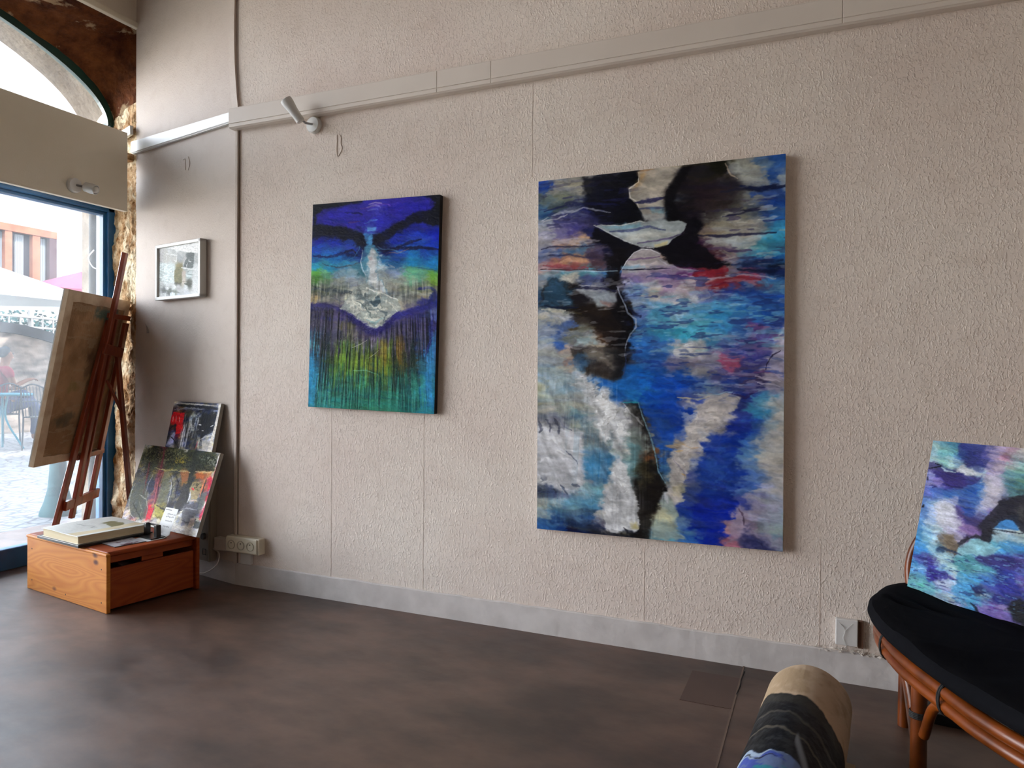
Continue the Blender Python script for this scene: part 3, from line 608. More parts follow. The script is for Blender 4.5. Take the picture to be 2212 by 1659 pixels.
# sockets
t = thing('power_socket', 'cream triple power socket low on the main wall beside the corner', 'socket', (-2.75, 0, .18))
b = B(); box(b, (-2.862, -.046, .180), (-2.64, 0, .265), bev=.006, seg=3); mk('back_box', b, m_cream, t, smooth=False)
b = B(); box(b, (-2.858, -.052, .186), (-2.652, -.045, .260), bev=.003, seg=2); mk('face_plate', b, m_cream, t)
for k in range(3):
    cx = -2.82+k*.063; b = B(); Mx = frame((cx, -.0522, .223), (1, 0, 0), (0, 0, 1), (0, -1, 0))
    lathe(b, [(.024, -.001), (.024, .003), (.0205, .003), (.019, -.010), (.0001, -.010)], Mx, n=28, cap=False); so_ = mk('socket_well', b, M('socket_well_cream', 'b3aa94', rough=.5), t, smooth=True)
    b = B(); tube(b, [(cx, -.043, .232), (cx, -.056, .232)], .0025, 8)
    for s in (-1, 1): lathe(b, [(.0028, 0), (.0028, .0015), (.0001, .0015)], frame((cx+.0095*s, -.0430, .221), (1, 0, 0), (0, 0, 1), (0, -1, 0)), n=10, cap=False)
    mk('pin', b, m_dark, so_)
b = B(); box(b, (-2.79, -.02, .118), (-2.72, 0, .182), bev=.003); tag(mk('cable_duct', b, m_white), 'short white duct below the triple power socket', 'duct')
b = B(); box(b, tuple(pw(.15, .17, .0)-Vector((.0, .0, 0))), tuple(pw(.03, .235, .016)+Vector((0, 0, 0)))); tag(mk('blank_plate', b, m_trunk), 'flat cream blank plate on the wall left of the power socket', 'plate')
t = thing('junction_box', 'square white junction box with trailing wire low on the main wall near the chair', 'box', (.092, 0, .14))
b = B(); box(b, (.055, -.024, .142), (.129, 0, .237), bev=.003); mk('cover', b, M('painted_white_box', 'cfcac6', rough=.6), t)
b = B(); tube(b, spline([(.055, -.022, .236), (.085, -.028, .20), (.08, -.027, .17), (.09, -.026, .142), (.092, -.01, .125)], 6), .0009, 6); tube(b, spline([(.128, -.02, .236), (.100, -.027, .215), (.082, -.027, .190)], 6), .0006, 6); mk('wire', b, m_white, t)
b = B(); box(b, (.13, -.014, .135), (.148, 0, .235), bev=.002); mk('side_flap', b, M('brown_card', '6a4c3c', rough=.9), t)
# torn paper and scratches
for P0_, lbl in (((-2.19, -.001, 2.235), 'torn wallpaper outline below the main wall spot lamp'),):
    b = B(); x, y, z = P0_; tube(b, spline([(x-.012, y, z+.055), (x-.012, y, z-.045), (x+.004, y, z-.04), (x+.018, y, z-.015), (x+.010, y, z+.012), (x+.012, y, z+.04), (x, y, z+.055)], 5), .0022, 6); tag(mk('wallpaper_tear', b, m_wall), lbl, 'tear')
c0 = pw(.49, 2.29, .001); b = B(); tube(b, spline([c0+PD*.02+Vector((0, 0, .03)), c0-PD*.0+Vector((0, 0, .03)), c0-PD*.004+Vector((0, 0, -.03))], 5), .002, 6); tube(b, spline([c0-PD*.03+Vector((0, 0, .04)), c0-PD*.045+Vector((0, 0, 0)), c0-PD*.03+Vector((0, 0, -.035))], 5), .002, 6)
tag(mk('wallpaper_tear', b, m_panel), 'torn wallpaper marks on the window-side panel below the white duct', 'tear')
b = B(); c0 = pw(.872, 1.385, .0)
grid(b, lambda u, v: c0+PD*(-.014+.028*u)*(1-.6*v)+PN*(.003+.022*v*v*(1-u*.4))+Vector((0, 0, -.035+.06*v)), 6, 8); fl = mk('paper_flap', b, M('grey_paper', 'a39a92', rough=.8), smooth=True)
sdm = fl.modifiers.new('solid', 'SOLIDIFY'); sdm.thickness = .0015; tag(fl, 'small curled flap of paper peeling off the panel near the window', 'flap')
# electric heater low on the corner panel
ht = thing('electric_heater', 'slim cream electric heater low on the corner panel behind the leaning canvases', 'heater', tuple(pw(.5, .10)))
b = B(); prism(b, [(.17, .10), (.93, .10), (.93, .52), (.17, .52)], .001, .05, lambda a, z, d: pw(a, z, d)); bmesh.ops.bevel(b, geom=b.edges[:], offset=.006, segments=2, affect='EDGES'); mk('body', b, M('heater_shaded_beige', '8c8070', rough=.6), ht)  # beige darkened to stand for the shade behind the canvases
b = B()
for k in range(5): prism(b, [(.80, .478-.014*k), (.925, .478-.014*k), (.925, .484-.014*k), (.80, .484-.014*k)], .0495, .0515, lambda a, z, d: pw(a, z, d))
mk('grille', b, m_dark, ht)
c0 = pw(.215, .235, .05); b = B(); lathe(b, [(.018, 0), (.018, .01), (.015, .014), (.0001, .014)], frame(c0, PD, (0, 0, 1), PN), n=20, cap=False); mk('dial', b, M('dark_knob', '2c2822', rough=.5), ht, smooth=True)
b = B(); c0 = pw(.215, .15, .05); tube(b, [c0+PD*.015+Vector((0, 0, .015)), c0-PD*.015+Vector((0, 0, .015)), c0-PD*.015-Vector((0, 0, .015)), c0+PD*.015-Vector((0, 0, .015))], .002, 6, closed=True); mk('switch', b, m_dark, ht)
b = B(); tube(b, spline([pw(.165, .17, .03), pw(.11, .15, .03), pw(.12, .09, .04), pw(.2, .04, .05), pw(.3, .02, .04)], 8), .003, 8); mk('cord', b, m_trunk, ht)

# ---------------------------------------------------------------- painting engine
PAINT={
'P1':('31,5,15171f 128,11,141c30 246,5,1c1c58 362,2,3a2c9c 492,7,2c2484 609,8,1c2470 701,1,0e1018 23,40,10141e 102,44,1c1c94 206,51,2428a8 307,57,302ca0 380,47,4a50b8 476,40,3424a0 571,46,2420a0 648,37,1c1ca0 708,42,0c0e18 24,75,1c2080 121,88,2020a0 233,101,2c2890 333,106,2428a0 414,97,2028a8 509,89,1c20a0 595,74,1418a0 650,90,141440 707,94,0c0e18 26,118,101428 105,136,0c0e1c 200,141,0c0e20 293,146,142058 350,135,4c88cc 415,131,1c2ca0 495,129,0c1030 589,107,0c1030 696,126,0c1024 27,154,101438 123,159,10143c 209,163,0e1438 293,167,0c1030 338,169,3c78b8 384,171,0c1030 480,155,0c1440 574,147,141c90 652,144,1820a4 705,153,1020a0 27,183,1420a0 133,188,1a30a8 235,198,1c3890 303,209,0c1434 344,210,3c80b4 393,212,101838 497,190,1428a0 591,194,1a34a8 691,192,1020a8 28,225,1a44a8 134,237,1a50a8 219,226,2038a0 295,243,142060 345,238,5098bc 419,247,101c60 514,238,204cac 616,228,1a44a4 692,225,1434a8 21,261,1860a8 127,272,186cac 212,261,104480 287,263,143070 330,278,4890b0 363,273,b8c8cc 412,281,2c6c9c 484,270,1848a0 578,267,1c70b4 670,257,1448a0 13,304,2088ac 101,307,2480a4 196,309,2474a0 280,311,3c7890 331,313,4c8ca8 363,308,c8ccd0 405,316,a0b4bc 484,304,1c507c 579,301,1c80b4 694,304,1c78b4 14,340,58a040 85,349,5c9c74 172,344,6c8ca0 256,353,7898a8 323,354,3c7080 364,356,c0c4cc 406,357,8898a4 487,359,7c8ca8 580,354,5ca480 697,370,6cac40 16,375,44782c 86,384,607c58 173,386,889088 258,388,9098a0 324,388,6c7c88 374,397,c8c8c0 423,391,8c9494 503,379,8c9890 581,381,70a080 697,397,80a838 17,418,303c30 88,420,545c50 174,421,70786c 276,423,9c9c90 359,424,8c9ca8 416,425,c8c0b4 472,426,8c8c80 544,428,848c78 629,422,606850 698,417,6c7058 18,461,a08860 89,462,8c8c84 175,463,6c6c70 243,464,a8a898 310,465,8c9490 376,465,1c3444 425,466,6c8494 490,467,a0a090 569,468,8c8c80 646,455,948c74 696,456,202c6c 20,497,2c2c68 89,491,34305c 168,498,4c4868 245,506,8c948c 320,507,a8a8a0 386,507,6c7478 459,507,b0b0a4 507,501,a8a090 570,502,6c6878 647,489,3c3c80 697,496,202878 21,547,262448 109,547,2c2850 195,547,2c2468 263,548,202060 330,548,a8b0a8 379,548,5c686c 428,548,9ca09c 492,535,342c78 570,529,342c70 648,522,2c2c70 698,542,4c5c9c 22,597,2c2c48 110,597,302c4c 214,597,54503c 289,596,241c50 356,597,a8b0b4 397,590,a0a8a8 445,596,201c58 541,596,302c54 627,596,2c2858 688,595,2c2c70 15,648,2c5870 94,647,242c3c 181,646,242834 249,645,5c6444 332,638,342c58 398,631,241c54 495,644,34304c 574,643,2c2c4c 652,642,28305c 697,642,2c5c9c 16,691,4890a4 96,704,28343c 165,703,202c2c 225,702,4c7c30 309,701,64706c 400,700,3c443c 512,677,54481c 591,697,2c2c38 653,695,203050 691,695,2c70ac 9,756,2878a8 80,761,244c5c 159,759,30541c 226,751,5c8828 303,756,6c8c24 369,756,606c20 435,754,5c7020 515,752,444818 592,750,24302c 662,749,1c4c68 693,748,3884c0 11,821,2080b0 82,818,1c4c5c 152,817,285c34 229,814,4c7c2c 296,812,6c9024 363,811,7c7c1c 436,808,486420 516,806,243c2c 595,804,1c3034 657,802,1c5068 691,801,3484b8 8,878,1c84b4 83,875,1c5c6c 153,873,24644c 230,871,246448 306,868,3c7c3c 380,865,2c5c2c 454,863,24503c 534,860,1c4c44 612,857,1c4c50 674,856,1c6c8c 6,936,2088b0 85,932,1c6c80 172,929,1c6c60 257,925,1c6c60 341,922,1c6454 423,918,1c6450 503,916,1c6454 582,913,1c6460 660,909,1c7490 3,986,2084a8 87,982,1c7478 174,978,1c7064 275,974,1c705c 375,969,1c6c58 473,964,1c6c5c 568,960,1c6c60 646,956,1c7078 692,954,1c78a0',[
('s', 0.05, 0.11, 6, 34),
('p', '6,-11 304,-5 289,7 128,25 33,62 17,118 6,118', '12151c', 0.02, 0.01, 0.85),
('p', '631,-4 722,-8 726,147 673,131 687,53 648,17', '0c0e16', 0.02, 0.012, 0.85),
('p', '20,54 58,31 162,17 297,8 378,-7 538,-6 663,12 693,40 672,59 595,70 526,110 448,140 383,154 334,161 268,145 208,121 113,109 33,94', '2a22a0', 0.012, 0.008, 0.6),
('l', '77,79 207,100 300,98', 0.009, '141c88', 0.6, 0.012),
('l', '413,49 531,37 632,43', 0.011, '1818a0', 0.5, 0.012),
('l', '188,49 290,66 248,50', 0.007, '14144c', 0.6, 0.012),
('l', '289,35 371,26 444,28', 0.008, '5838a0', 0.6, 0.01),
('l', '330,17 371,14 404,22', 0.006, '9c8cd0', 0.7, 0.008),
('l', '314,30 371,26 396,38', 0.006, '7c78c8', 0.6, 0.008),
('l', '322,47 380,47', 0.006, '5c6cc8', 0.5, 0.008),
('l', '308,105 349,97 382,95', 0.006, '4c78cc', 0.6, 0.008),
('p', '321,125 374,128 371,146 326,147', '5490cc', 0.008, 0.006, 0.8),
('l', '216,100 283,100', 0.006, '502c6c', 0.6, 0.008),
('p', '6,100 113,114 191,119 251,144 284,156 319,189 333,213 286,214 234,181 123,155 7,161', '0c0e1e', 0.014, 0.008, 0.8),
('p', '416,148 479,121 542,101 580,70 664,65 717,81 716,141 589,120 496,156 449,188 385,215 356,211 367,177', '0b0d1c', 0.014, 0.008, 0.8),
('l', '386,239 483,237 560,213 622,196', 0.01, '0c1440', 0.8, 0.008),
('l', '419,247 514,238 624,236 719,252', 0.01, '0c1034', 0.8, 0.008),
('l', '7,254 117,257 194,246 279,263', 0.009, '0c1850', 0.75, 0.01),
('l', '194,246 237,233 271,256', 0.007, '0c1038', 0.8, 0.01),
('l', '435,255 499,257 562,239', 0.003, 'a87c70', 0.5, 0.008),
('l', '66,291 154,315 238,303 297,298', 0.005, '3c4c5c', 0.7, 0.01),
('l', '595,321 657,336 711,345', 0.004, '2c5c74', 0.6, 0.008),
('l', '405,323 485,325 452,310', 0.005, 'c0bcc0', 0.5, 0.01),
('l', '347,162 345,183 346,210', 0.015, '4488bc', 0.8, 0.006),
('p', '336,210 304,236 293,291 306,333 329,389 342,403 457,446 424,404 389,356 396,295 394,254 360,211', '4c8098', 0.01, 0.01, 0.6),
('p', '349,231 334,279 340,348 333,396 392,432 440,443 416,404 385,356 392,295 382,253', 'b8c0c4', 0.018, 0.012, 0.85),
('p', '345,245 370,245 381,321 390,377 424,418 391,425 349,390 344,320', 'd0d0d0', 0.012, 0.012, 0.6),
('p', '342,272 363,273 363,294 345,293', 'b09098', 0.01, 0.01, 0.5),
('l', '300,236 293,291 308,333 329,375', 0.004, 'b0c4d0', 0.7, 0.008),
('l', '385,219 451,242 546,259', 0.004, '5c90b0', 0.5, 0.01),
('l', '394,267 452,283 500,297', 0.005, '1c4470', 0.6, 0.012),
('l', '286,221 254,262 187,288', 0.004, '3c78a0', 0.5, 0.012),
('l', '8,415 122,420 208,435 285,450', 0.012, '24303c', 0.6, 0.012),
('l', '10,476 89,476 193,487', 0.015, '888478', 0.6, 0.01),
('p', '14,454 40,454 41,490 14,490', 'c0a870', 0.015, 0.01, 0.6),
('l', '521,454 583,442 638,455 684,456', 0.011, 'a0a49c', 0.6, 0.012),
('l', '606,428 675,423 707,443 703,470 663,503 609,515', 0.012, '24286c', 0.8, 0.008),
('v', '7,375 704,391 707,457 8,447', 'b0b0a0', 0.5, 60),
('v', '7,404 706,417 708,490 10,483', '3c4448', 0.5, 50),
('p', '172,512 210,470 259,415 300,401 350,405 392,438 457,453 523,494 531,515 460,562 413,597 381,611 339,596 297,569 246,541', '98a09a', 0.006, 0.01, 0.85),
('r', '218,471 326,416 458,459 523,501 460,548 381,603 297,562 211,513', 'd0d0c4', 0.7),
('r', '276,430 360,459 345,527 278,514', '485860', 0.55),
('p', '344,479 393,459 413,479 394,507 361,500', '1c3444', 0.012, 0.012, 0.7),
('l', '326,416 375,438 457,453 506,480', 0.004, 'dcdcd4', 0.8, 0.008),
('l', '242,443 262,492 312,527', 0.006, 'd8d8cc', 0.8, 0.012),
('l', '394,514 444,542 429,582', 0.005, '485860', 0.7, 0.012),
('l', '277,479 320,500 363,562', 0.005, '4c5c5c', 0.7, 0.014),
('l', '425,480 475,494 499,529', 0.005, 'e0e0d4', 0.7, 0.012),
('l', '320,514 362,528 427,514', 0.005, '5c6c70', 0.6, 0.012),
('l', '330,568 380,582 428,562', 0.006, '84b0b4', 0.6, 0.01),
('l', '172,512 246,544 297,572 348,600 381,611 421,596', 0.004, 'c8ccc0', 0.7, 0.006),
('l', '164,519 229,548 289,586 348,617 390,624 429,606 492,562', 0.024, '1e1860', 0.9, 0.008),
('l', '492,556 570,529 632,516 693,496', 0.017, '26287c', 0.7, 0.01),
('l', '6,497 90,498 168,512', 0.015, '28245c', 0.8, 0.008),
('v', '2,526 168,526 333,652 709,529 705,761 1,777', '14141c', 0.75, 90),
('v', '2,526 168,526 333,652 709,529 704,728 0,741', '6c6484', 0.45, 70),
('v', '205,583 264,583 302,736 268,736', 'a0a084', 0.6, 18),
('v', '249,624 431,651 464,698 250,701', 'a090a0', 0.5, 25),
('v', '51,683 630,676 598,898 40,920', '10241c', 0.7, 80),
('v', '139,682 496,678 470,869 144,881', '8cac30', 0.5, 60),
('v', '400,693 543,657 548,799 420,802', '8c5c18', 0.5, 16),
('v', '-2,813 703,794 701,981 -2,1001', '0c3c3c', 0.7, 110),
('v', '-2,835 703,814 701,987 -2,1001', '3ca088', 0.5, 90),
('p', '-5,741 26,741 48,884 34,985 -2,994', '2484b4', 0.03, 0.015, 0.7),
('p', '690,648 705,649 707,967 677,969 658,862 679,762', '2c80bc', 0.03, 0.015, 0.7),
('l', '695,549 690,628 670,729', 0.014, '1c2470', 0.6, 0.015),
('l', '254,705 309,683 341,665', 0.003, 'b0b0a8', 0.7, 0.002),
('l', '352,752 385,730 409,713', 0.002, 'b0b0a8', 0.6, 0.002),
('l', '263,813 338,812 404,830', 0.003, '7cc8a0', 0.6, 0.004),
('l', '6,-3 411,-6 721,-7', 0.005, '0c0c12', 0.8, 0.002),
]),
'P2':('19,17,1f3f8f 68,26,8a8880 126,17,8d897c 183,23,3a3a44 239,29,141418 282,33,0c0c10 311,15,b08a60 347,15,a59c8c 382,12,9a9080 434,24,26241f 484,30,20221a 510,19,151510 549,27,8a8c88 581,24,90918c 622,19,4a6a94 654,16,1d4fa0 28,55,4f6068 75,56,5c645c 126,61,4a5468 171,58,1f2a58 220,63,15162e 268,32,0a0a10 294,59,a89a86 340,53,aaa092 354,33,a29888 399,56,1a1620 451,85,33222e 501,66,30242c 543,61,2a2a34 566,49,8e9090 597,60,8a9090 638,54,1d4a98 654,69,8c9aa8 20,89,2f5a88 60,84,3d4a50 107,96,5a6076 157,93,2a2a58 202,97,1a1a44 246,101,101028 283,112,07070c 319,94,9aa0aa 333,130,8f9298 347,121,5f96b0 400,122,0c0a12 451,112,2c2028 501,107,3c3030 550,102,4c4a4a 582,104,6a6c6a 614,97,24448c 645,104,1c3f8c 20,126,8a90a0 68,123,4a4a80 107,118,38386e 157,115,26264e 202,119,1a1a38 246,130,0e0e1c 294,141,07070d 400,150,07070c 444,147,1c1424 485,143,5a5654 534,140,6a6c68 582,131,4a5870 614,141,1e3c80 651,144,1f58a8 20,163,9a98a4 60,155,6a6494 99,147,4a4488 145,165,2e2e5c 188,176,1c1c3c 233,190,12122a 434,180,1e1226 468,172,7a6a5e 511,166,8c8880 550,169,9a948a 589,165,8a8c8a 620,161,3a6a94 652,177,2a84b4 20,189,8d8c98 68,189,9a7c74 119,185,b08a6c 173,200,4c4464 221,207,22203c 400,219,15101a 435,214,3a1c38 485,205,8f8e8a 535,215,98a0a0 583,218,9aa6a8 621,217,3f8fa8 652,216,2a90b8 20,216,5a6a98 72,208,3c5c9c 126,204,4a7098 88,231,a0705a 134,230,b08060 184,227,4a3a50 232,230,1c1a34 365,238,0c0a10 418,238,1c121a 469,241,4a2238 518,240,7a7078 567,247,5a7888 614,250,3a88a4 652,249,2c7ca8 21,246,a08088 72,245,9a5860 127,248,8c4c4c 184,248,4a3444 233,254,141228 262,246,a8a4b0 312,241,b0a098 341,250,b09890 383,263,14101c 435,266,24101a 485,259,6a3038 534,262,7a6c74 583,265,3c5c88 621,267,1c3c78 655,263,1a4884 21,269,7f94a8 88,268,4a86a4 146,268,3a80a0 203,274,28609c 240,277,14142c 262,274,5a9ab8 313,277,a8a4b0 366,287,8a5a9a 418,286,7a2c68 468,286,7a1c2c 512,281,84202c 551,294,6a6478 599,286,1c2a50 655,283,0e1c40 21,295,8a8c90 49,289,3a5c74 96,284,a8a49c 146,298,4a5890 203,304,2c2c58 237,309,0e0e1e 262,300,7a7ab0 313,309,a8a4a8 366,315,9a80a0 418,318,a898a0 469,313,8c6478 512,312,7a1c28 558,310,842c38 599,313,8a3a50 640,322,3a70a0 21,333,244868 69,319,2c4c5c 108,318,151520 158,327,8a8c98 203,329,4a5070 236,341,0c0c18 277,336,6c88b8 331,338,a0988c 384,344,a8a8b0 435,343,909ab0 486,338,5060a0 535,337,2c3c88 584,335,1c3c84 640,338,1c4c94 21,355,203c64 69,357,1c4070 108,354,12182c 166,346,8a9aa4 203,358,a89490 240,370,1c1412 285,368,7a90b0 331,373,5a8ab8 384,372,4a90b8 453,371,4a8cb8 502,369,3a84b4 551,364,2c68ac 600,366,1e50a0 647,361,1c4898 25,378,a8a498 73,376,9c9c98 127,381,201810 185,386,24180f 241,392,140e0c 295,390,4c68a8 349,395,4090b8 401,397,70a0b8 452,405,3c94b8 503,400,2c84b8 552,398,2a70b0 600,403,205ca8 647,398,1f4c9c 25,419,7a8494 73,413,3c5488 128,410,3a3020 185,423,24180f 241,424,100c0a 299,426,2c5ca0 349,438,2c84b0 402,439,2a94b4 453,433,3c98b8 503,430,2f80b8 552,432,2c60a8 591,433,5a3c80 647,434,2c4898 26,457,8494a4 73,465,2c58a8 120,443,6c706c 159,459,8a8a88 204,460,3c281c 241,461,0f0c10 285,461,2c68b0 349,469,2c6cb0 402,477,a0a4ac 436,474,b0b0b0 486,465,3a84b4 536,466,4a70b0 584,466,4c4c98 632,460,5450a0 663,451,a8a8b4 26,476,a0a4a8 81,476,a89488 128,477,5c5c64 174,478,a09488 215,478,3c2820 241,478,101018 285,479,2468b4 349,480,3a68ac 402,480,9094a4 453,481,a0a0a4 503,481,4c60a0 552,482,4c4c94 600,483,5a4c98 647,484,8c8ca4 21,498,9aa0a0 68,517,8f9490 99,524,987c68 132,518,2c5890 170,518,3c3834 207,518,7c6c60 236,518,2c2c3c 289,519,1c5cb0 342,519,1c50a4 393,519,60608c 444,519,706878 493,520,6c6c84 532,523,8c4064 573,520,34347c 614,520,3c3c80 647,521,8480a0 21,558,7c94a4 67,561,8a9ca0 117,553,8c9ca8 147,550,3c3430 200,554,4c4440 229,553,24242c 279,554,0f5cb8 342,553,0c48a8 411,553,1044a0 460,546,7c7c88 509,546,4c4c80 558,550,3c3468 605,553,342c60 648,549,8c84a0 10,587,9c9c7c 49,587,7c94a0 99,586,6c8c9c 133,572,b0b0b0 170,582,b4b4b4 200,579,1c4c9c 243,585,1064b8 290,584,0c5cb8 343,584,0840a8 411,584,083ca0 461,583,3c5c98 494,590,6480a0 541,582,2c3c80 589,582,2c2c68 636,582,7c7890 17,624,8c988c 68,623,8a8c84 114,630,8c8880 163,621,b4b4b4 200,614,a8a8ac 229,620,1c4ca0 272,617,1c80b4 325,619,0848ac 377,615,083ca4 428,617,3c4c90 478,614,8c8890 526,609,9c98a4 574,615,1c2c7c 615,615,3c7ca0 648,624,8c98a0 21,654,a09890 68,656,8c9088 118,659,5c8494 163,647,a8a8a8 207,649,b8b8b8 244,655,8888a0 280,655,2c2c34 326,654,0c3c98 377,653,0c389c 428,652,0c3490 471,651,9c98a4 510,649,a09ca4 549,646,1c2c7c 599,648,2470a0 636,647,5c84a4 654,653,a0a09c 14,683,4c5060 49,686,60647c 72,700,54586c 107,695,7c8480 145,694,5c7480 186,689,b0b0b0 229,692,b8b8b8 269,690,706c78 301,696,403c40 343,695,103c90 394,693,0c3498 438,685,4c5c98 471,681,a8a0a4 504,680,8c8890 542,682,14288c 590,681,1c48a0 630,680,4c80a8 654,685,a09c94 18,735,a8a8ac 69,733,a8a8ac 118,731,a8a8ac 156,729,6c7478 193,728,a8a8a8 215,738,5c6c70 244,727,b0b0b0 280,725,6c8488 308,728,7c8480 329,734,1c3c7c 378,721,1040a0 419,720,3c58a0 455,718,b0a8a4 494,717,14308c 543,715,0c2c90 590,714,3060a8 636,712,8c98a4 655,711,a4a09c 18,772,b0b0b4 69,769,b0b0b4 119,767,a8a8ac 156,766,5c7c94 193,764,506c8c 230,762,8c9898 255,761,b0b0b0 284,760,4c7c88 316,759,7c7058 333,771,6c3c1c 364,756,14489c 405,751,948474 442,750,a8a09c 478,748,14308c 543,748,0c2c90 590,747,4070a8 637,745,949c9c 655,744,a4a49c 18,812,b4b4b8 69,810,a8a8ac 119,807,a8a8b4 164,805,2c6c98 201,803,286898 237,801,a8acac 266,799,7c9c9c 295,798,4c8488 319,797,5c4c28 340,796,1c1410 364,794,1c5098 395,793,9c948c 429,791,8890a4 479,788,183890 543,785,143490 590,783,5c80b0 637,780,a09c98 655,779,a49c90 18,849,8c8c90 69,846,a8a8ac 119,843,9ca0a4 164,840,4c84a4 201,839,2c6c9c 237,836,b8b8b8 266,835,a0a8a4 295,833,4c7070 319,831,342c18 347,830,14100c 372,821,2c6094 402,827,a49c8c 429,825,404c88 478,822,103088 544,818,143490 591,816,4c70ac 637,813,9c9ca4 655,811,a49c94 15,887,3c4454 50,884,3c4460 96,881,6c7080 138,878,7c98a0 183,875,5c94a4 220,873,b4b4b4 259,870,b8b8b8 288,869,6c8080 316,867,241c14 351,864,100c0c 375,862,5c6c80 399,861,a09c80 426,859,2c4080 479,855,0c288c 543,852,0c2488 582,849,3c60a8 622,846,8c90a8 656,844,98989c 15,919,8c9088 70,916,84989c 119,912,5c8c9c 164,909,4c84a0 216,905,b8b8b8 260,902,bcbcbc 291,899,4c484c 327,897,14100c 365,894,8c8c90 395,892,94948c 426,890,1c3488 479,886,0c2090 544,881,0c208c 569,879,3c489c 606,877,8c84a4 653,874,8c94a4 15,956,7c8c90 69,952,3c6484 119,948,4c6c8c 165,944,24446c 209,941,b0b0b4 253,938,c0c0c0 288,935,94948c 317,932,2c2428 348,930,a0a088 386,927,7c8c84 426,924,10308c 479,920,041c94 531,915,041c94 557,914,8c7888 594,910,94889c 653,906,849cac 15,993,1c4880 70,989,14346c 120,985,1c2c4c 165,981,1c2440 202,978,54505c 235,974,b8b8b8 271,971,a4a08c 302,969,18141c 331,966,7c8c90 372,963,8c947c 413,959,4c70a0 463,955,0c2488 512,950,041c94 544,948,946c7c 576,945,7c6c90 623,941,8490a8 656,938,8ca4b0 89,1002,14142c 165,999,14182c 238,999,101018 303,997,0c0c14 345,993,5c8894 396,991,5c98a8 447,994,2c5c98 496,982,041c8c 545,991,a45c74 582,988,38346c 623,990,1c3470 654,990,5c8ca0',[
('s', 0.08, 0.13, 6, 45),
('p', '134,1 295,1 293,31 286,40 265,48 267,67 286,83 292,98 305,117 309,137 294,141 240,144 187,132 141,85 133,47', '0b0b12', 0.02, 0.012, 0.8),
('p', '291,4 414,-2 392,20 372,50 365,76 365,105 363,133 312,139 301,120 290,94 268,71 264,48 292,34', 'a39a8c', 0.004, 0.004, 0.9),
('l', '293,6 292,34 266,48 270,71 286,83 293,102', 0.002, 'd8d4cc', 0.8, 0.003),
('p', '295,8 311,6 308,22 290,44 276,50 293,34', 'c08c48', 0.02, 0.006, 0.6),
('l', '286,87 322,87 363,80', 0.0081, '1c1c48', 0.85, 0.004),
('l', '294,106 333,107 361,108', 0.0047, '26305c', 0.7, 0.004),
('p', '322,108 361,111 360,125 330,119', '5f9ab8', 0.012, 0.006, 0.6),
('p', '301,122 363,125 368,144 308,142', '95989a', 0.01, 0.004, 0.8),
('p', '414,0 520,-1 523,17 550,40 566,73 537,120 485,153 422,165 393,149 366,136 363,105 366,73 375,43 392,17', '1a1418', 0.03, 0.012, 0.55),
('p', '413,0 392,19 372,50 365,84 363,125 369,142 393,146 410,136 389,97 399,52 436,4', '08070b', 0.015, 0.006, 0.85),
('p', '477,2 520,-1 525,21 507,36 477,19', '121208', 0.01, 0.006, 0.8),
('l', '517,7 530,35 550,51', 0.0027, 'c0a890', 0.6, 0.006),
('p', '523,7 581,11 610,27 601,66 562,69 536,36', '929690', 0.02, 0.01, 0.6),
('l', '556,71 598,86 635,80 666,79', 0.0087, '10183c', 0.9, 0.006),
('l', '511,81 556,78 582,86', 0.0067, '1c1c30', 0.7, 0.006),
('l', '511,145 557,136 598,129 623,132', 0.006, '1c1c3c', 0.8, 0.006),
('l', '452,185 501,195 550,192 589,192 646,196', 0.0054, '1a1a3c', 0.8, 0.006),
('l', '461,227 518,227 583,240', 0.0054, '3c2454', 0.6, 0.008),
('l', '538,273 599,266 661,263', 0.0074, '142450', 0.7, 0.008),
('p', '164,139 217,167 261,195 305,212 334,213 376,200 411,181 422,155 413,147 438,139 461,155 451,209 492,246 538,273 452,280 404,273 380,257 348,229 323,216 294,219 265,238 246,263 240,295 233,323 210,315 233,262 240,226 202,206 157,181', '0c0a12', 0.01, 0.008, 0.93),
('p', '164,139 187,137 236,146 294,137 305,143 348,141 375,144 400,144 419,155 414,175 380,197 369,208 334,213 298,207 254,189 217,167 187,152', '98a2a4', 0.004, 0.004, 0.95),
('p', '187,143 294,145 301,156 217,156', '5c94ac', 0.012, 0.006, 0.7),
('l', '210,158 262,160 312,157 365,164', 0.004, '38406c', 0.8, 0.006),
('p', '262,171 365,170 400,177 355,192 294,194 251,184', 'b8b8ae', 0.02, 0.008, 0.7),
('l', '287,198 334,195 376,191 407,181', 0.0034, '50446c', 0.8, 0.004),
('p', '334,203 369,199 365,210 334,212', 'c0b070', 0.008, 0.004, 0.7),
('l', '165,138 187,150 217,167 254,189 298,208 334,214', 0.002, 'c8ccd0', 0.8, 0.003),
('l', '168,138 240,146 294,138 309,144', 0.0013, 'd0d0c8', 0.8, 0.003),
('p', '218,217 262,210 267,239 246,267 242,313 255,367 284,422 257,461 256,518 201,517 219,460 237,424 211,377 222,326 203,278', '100c10', 0.02, 0.02, 0.85),
('p', '246,267 262,242 280,222 302,215 323,217 350,230 350,240 369,256 393,271 448,280 418,293 313,291 245,284', 'a8a0a4', 0.004, 0.005, 0.85),
('l', '246,267 262,242 280,222 302,215 323,217 348,230', 0.002, 'd0d0d8', 0.85, 0.003),
('l', '265,238 302,239 348,239', 0.0034, '6c4c7c', 0.7, 0.006),
('l', '248,266 313,270 377,272', 0.0027, '141428', 0.9, 0.003),
('p', '247,256 295,255 313,265 248,263', '68a0c0', 0.01, 0.005, 0.6),
('l', '341,244 369,263 411,277 452,281', 0.0027, 'b8b4c4', 0.6, 0.005),
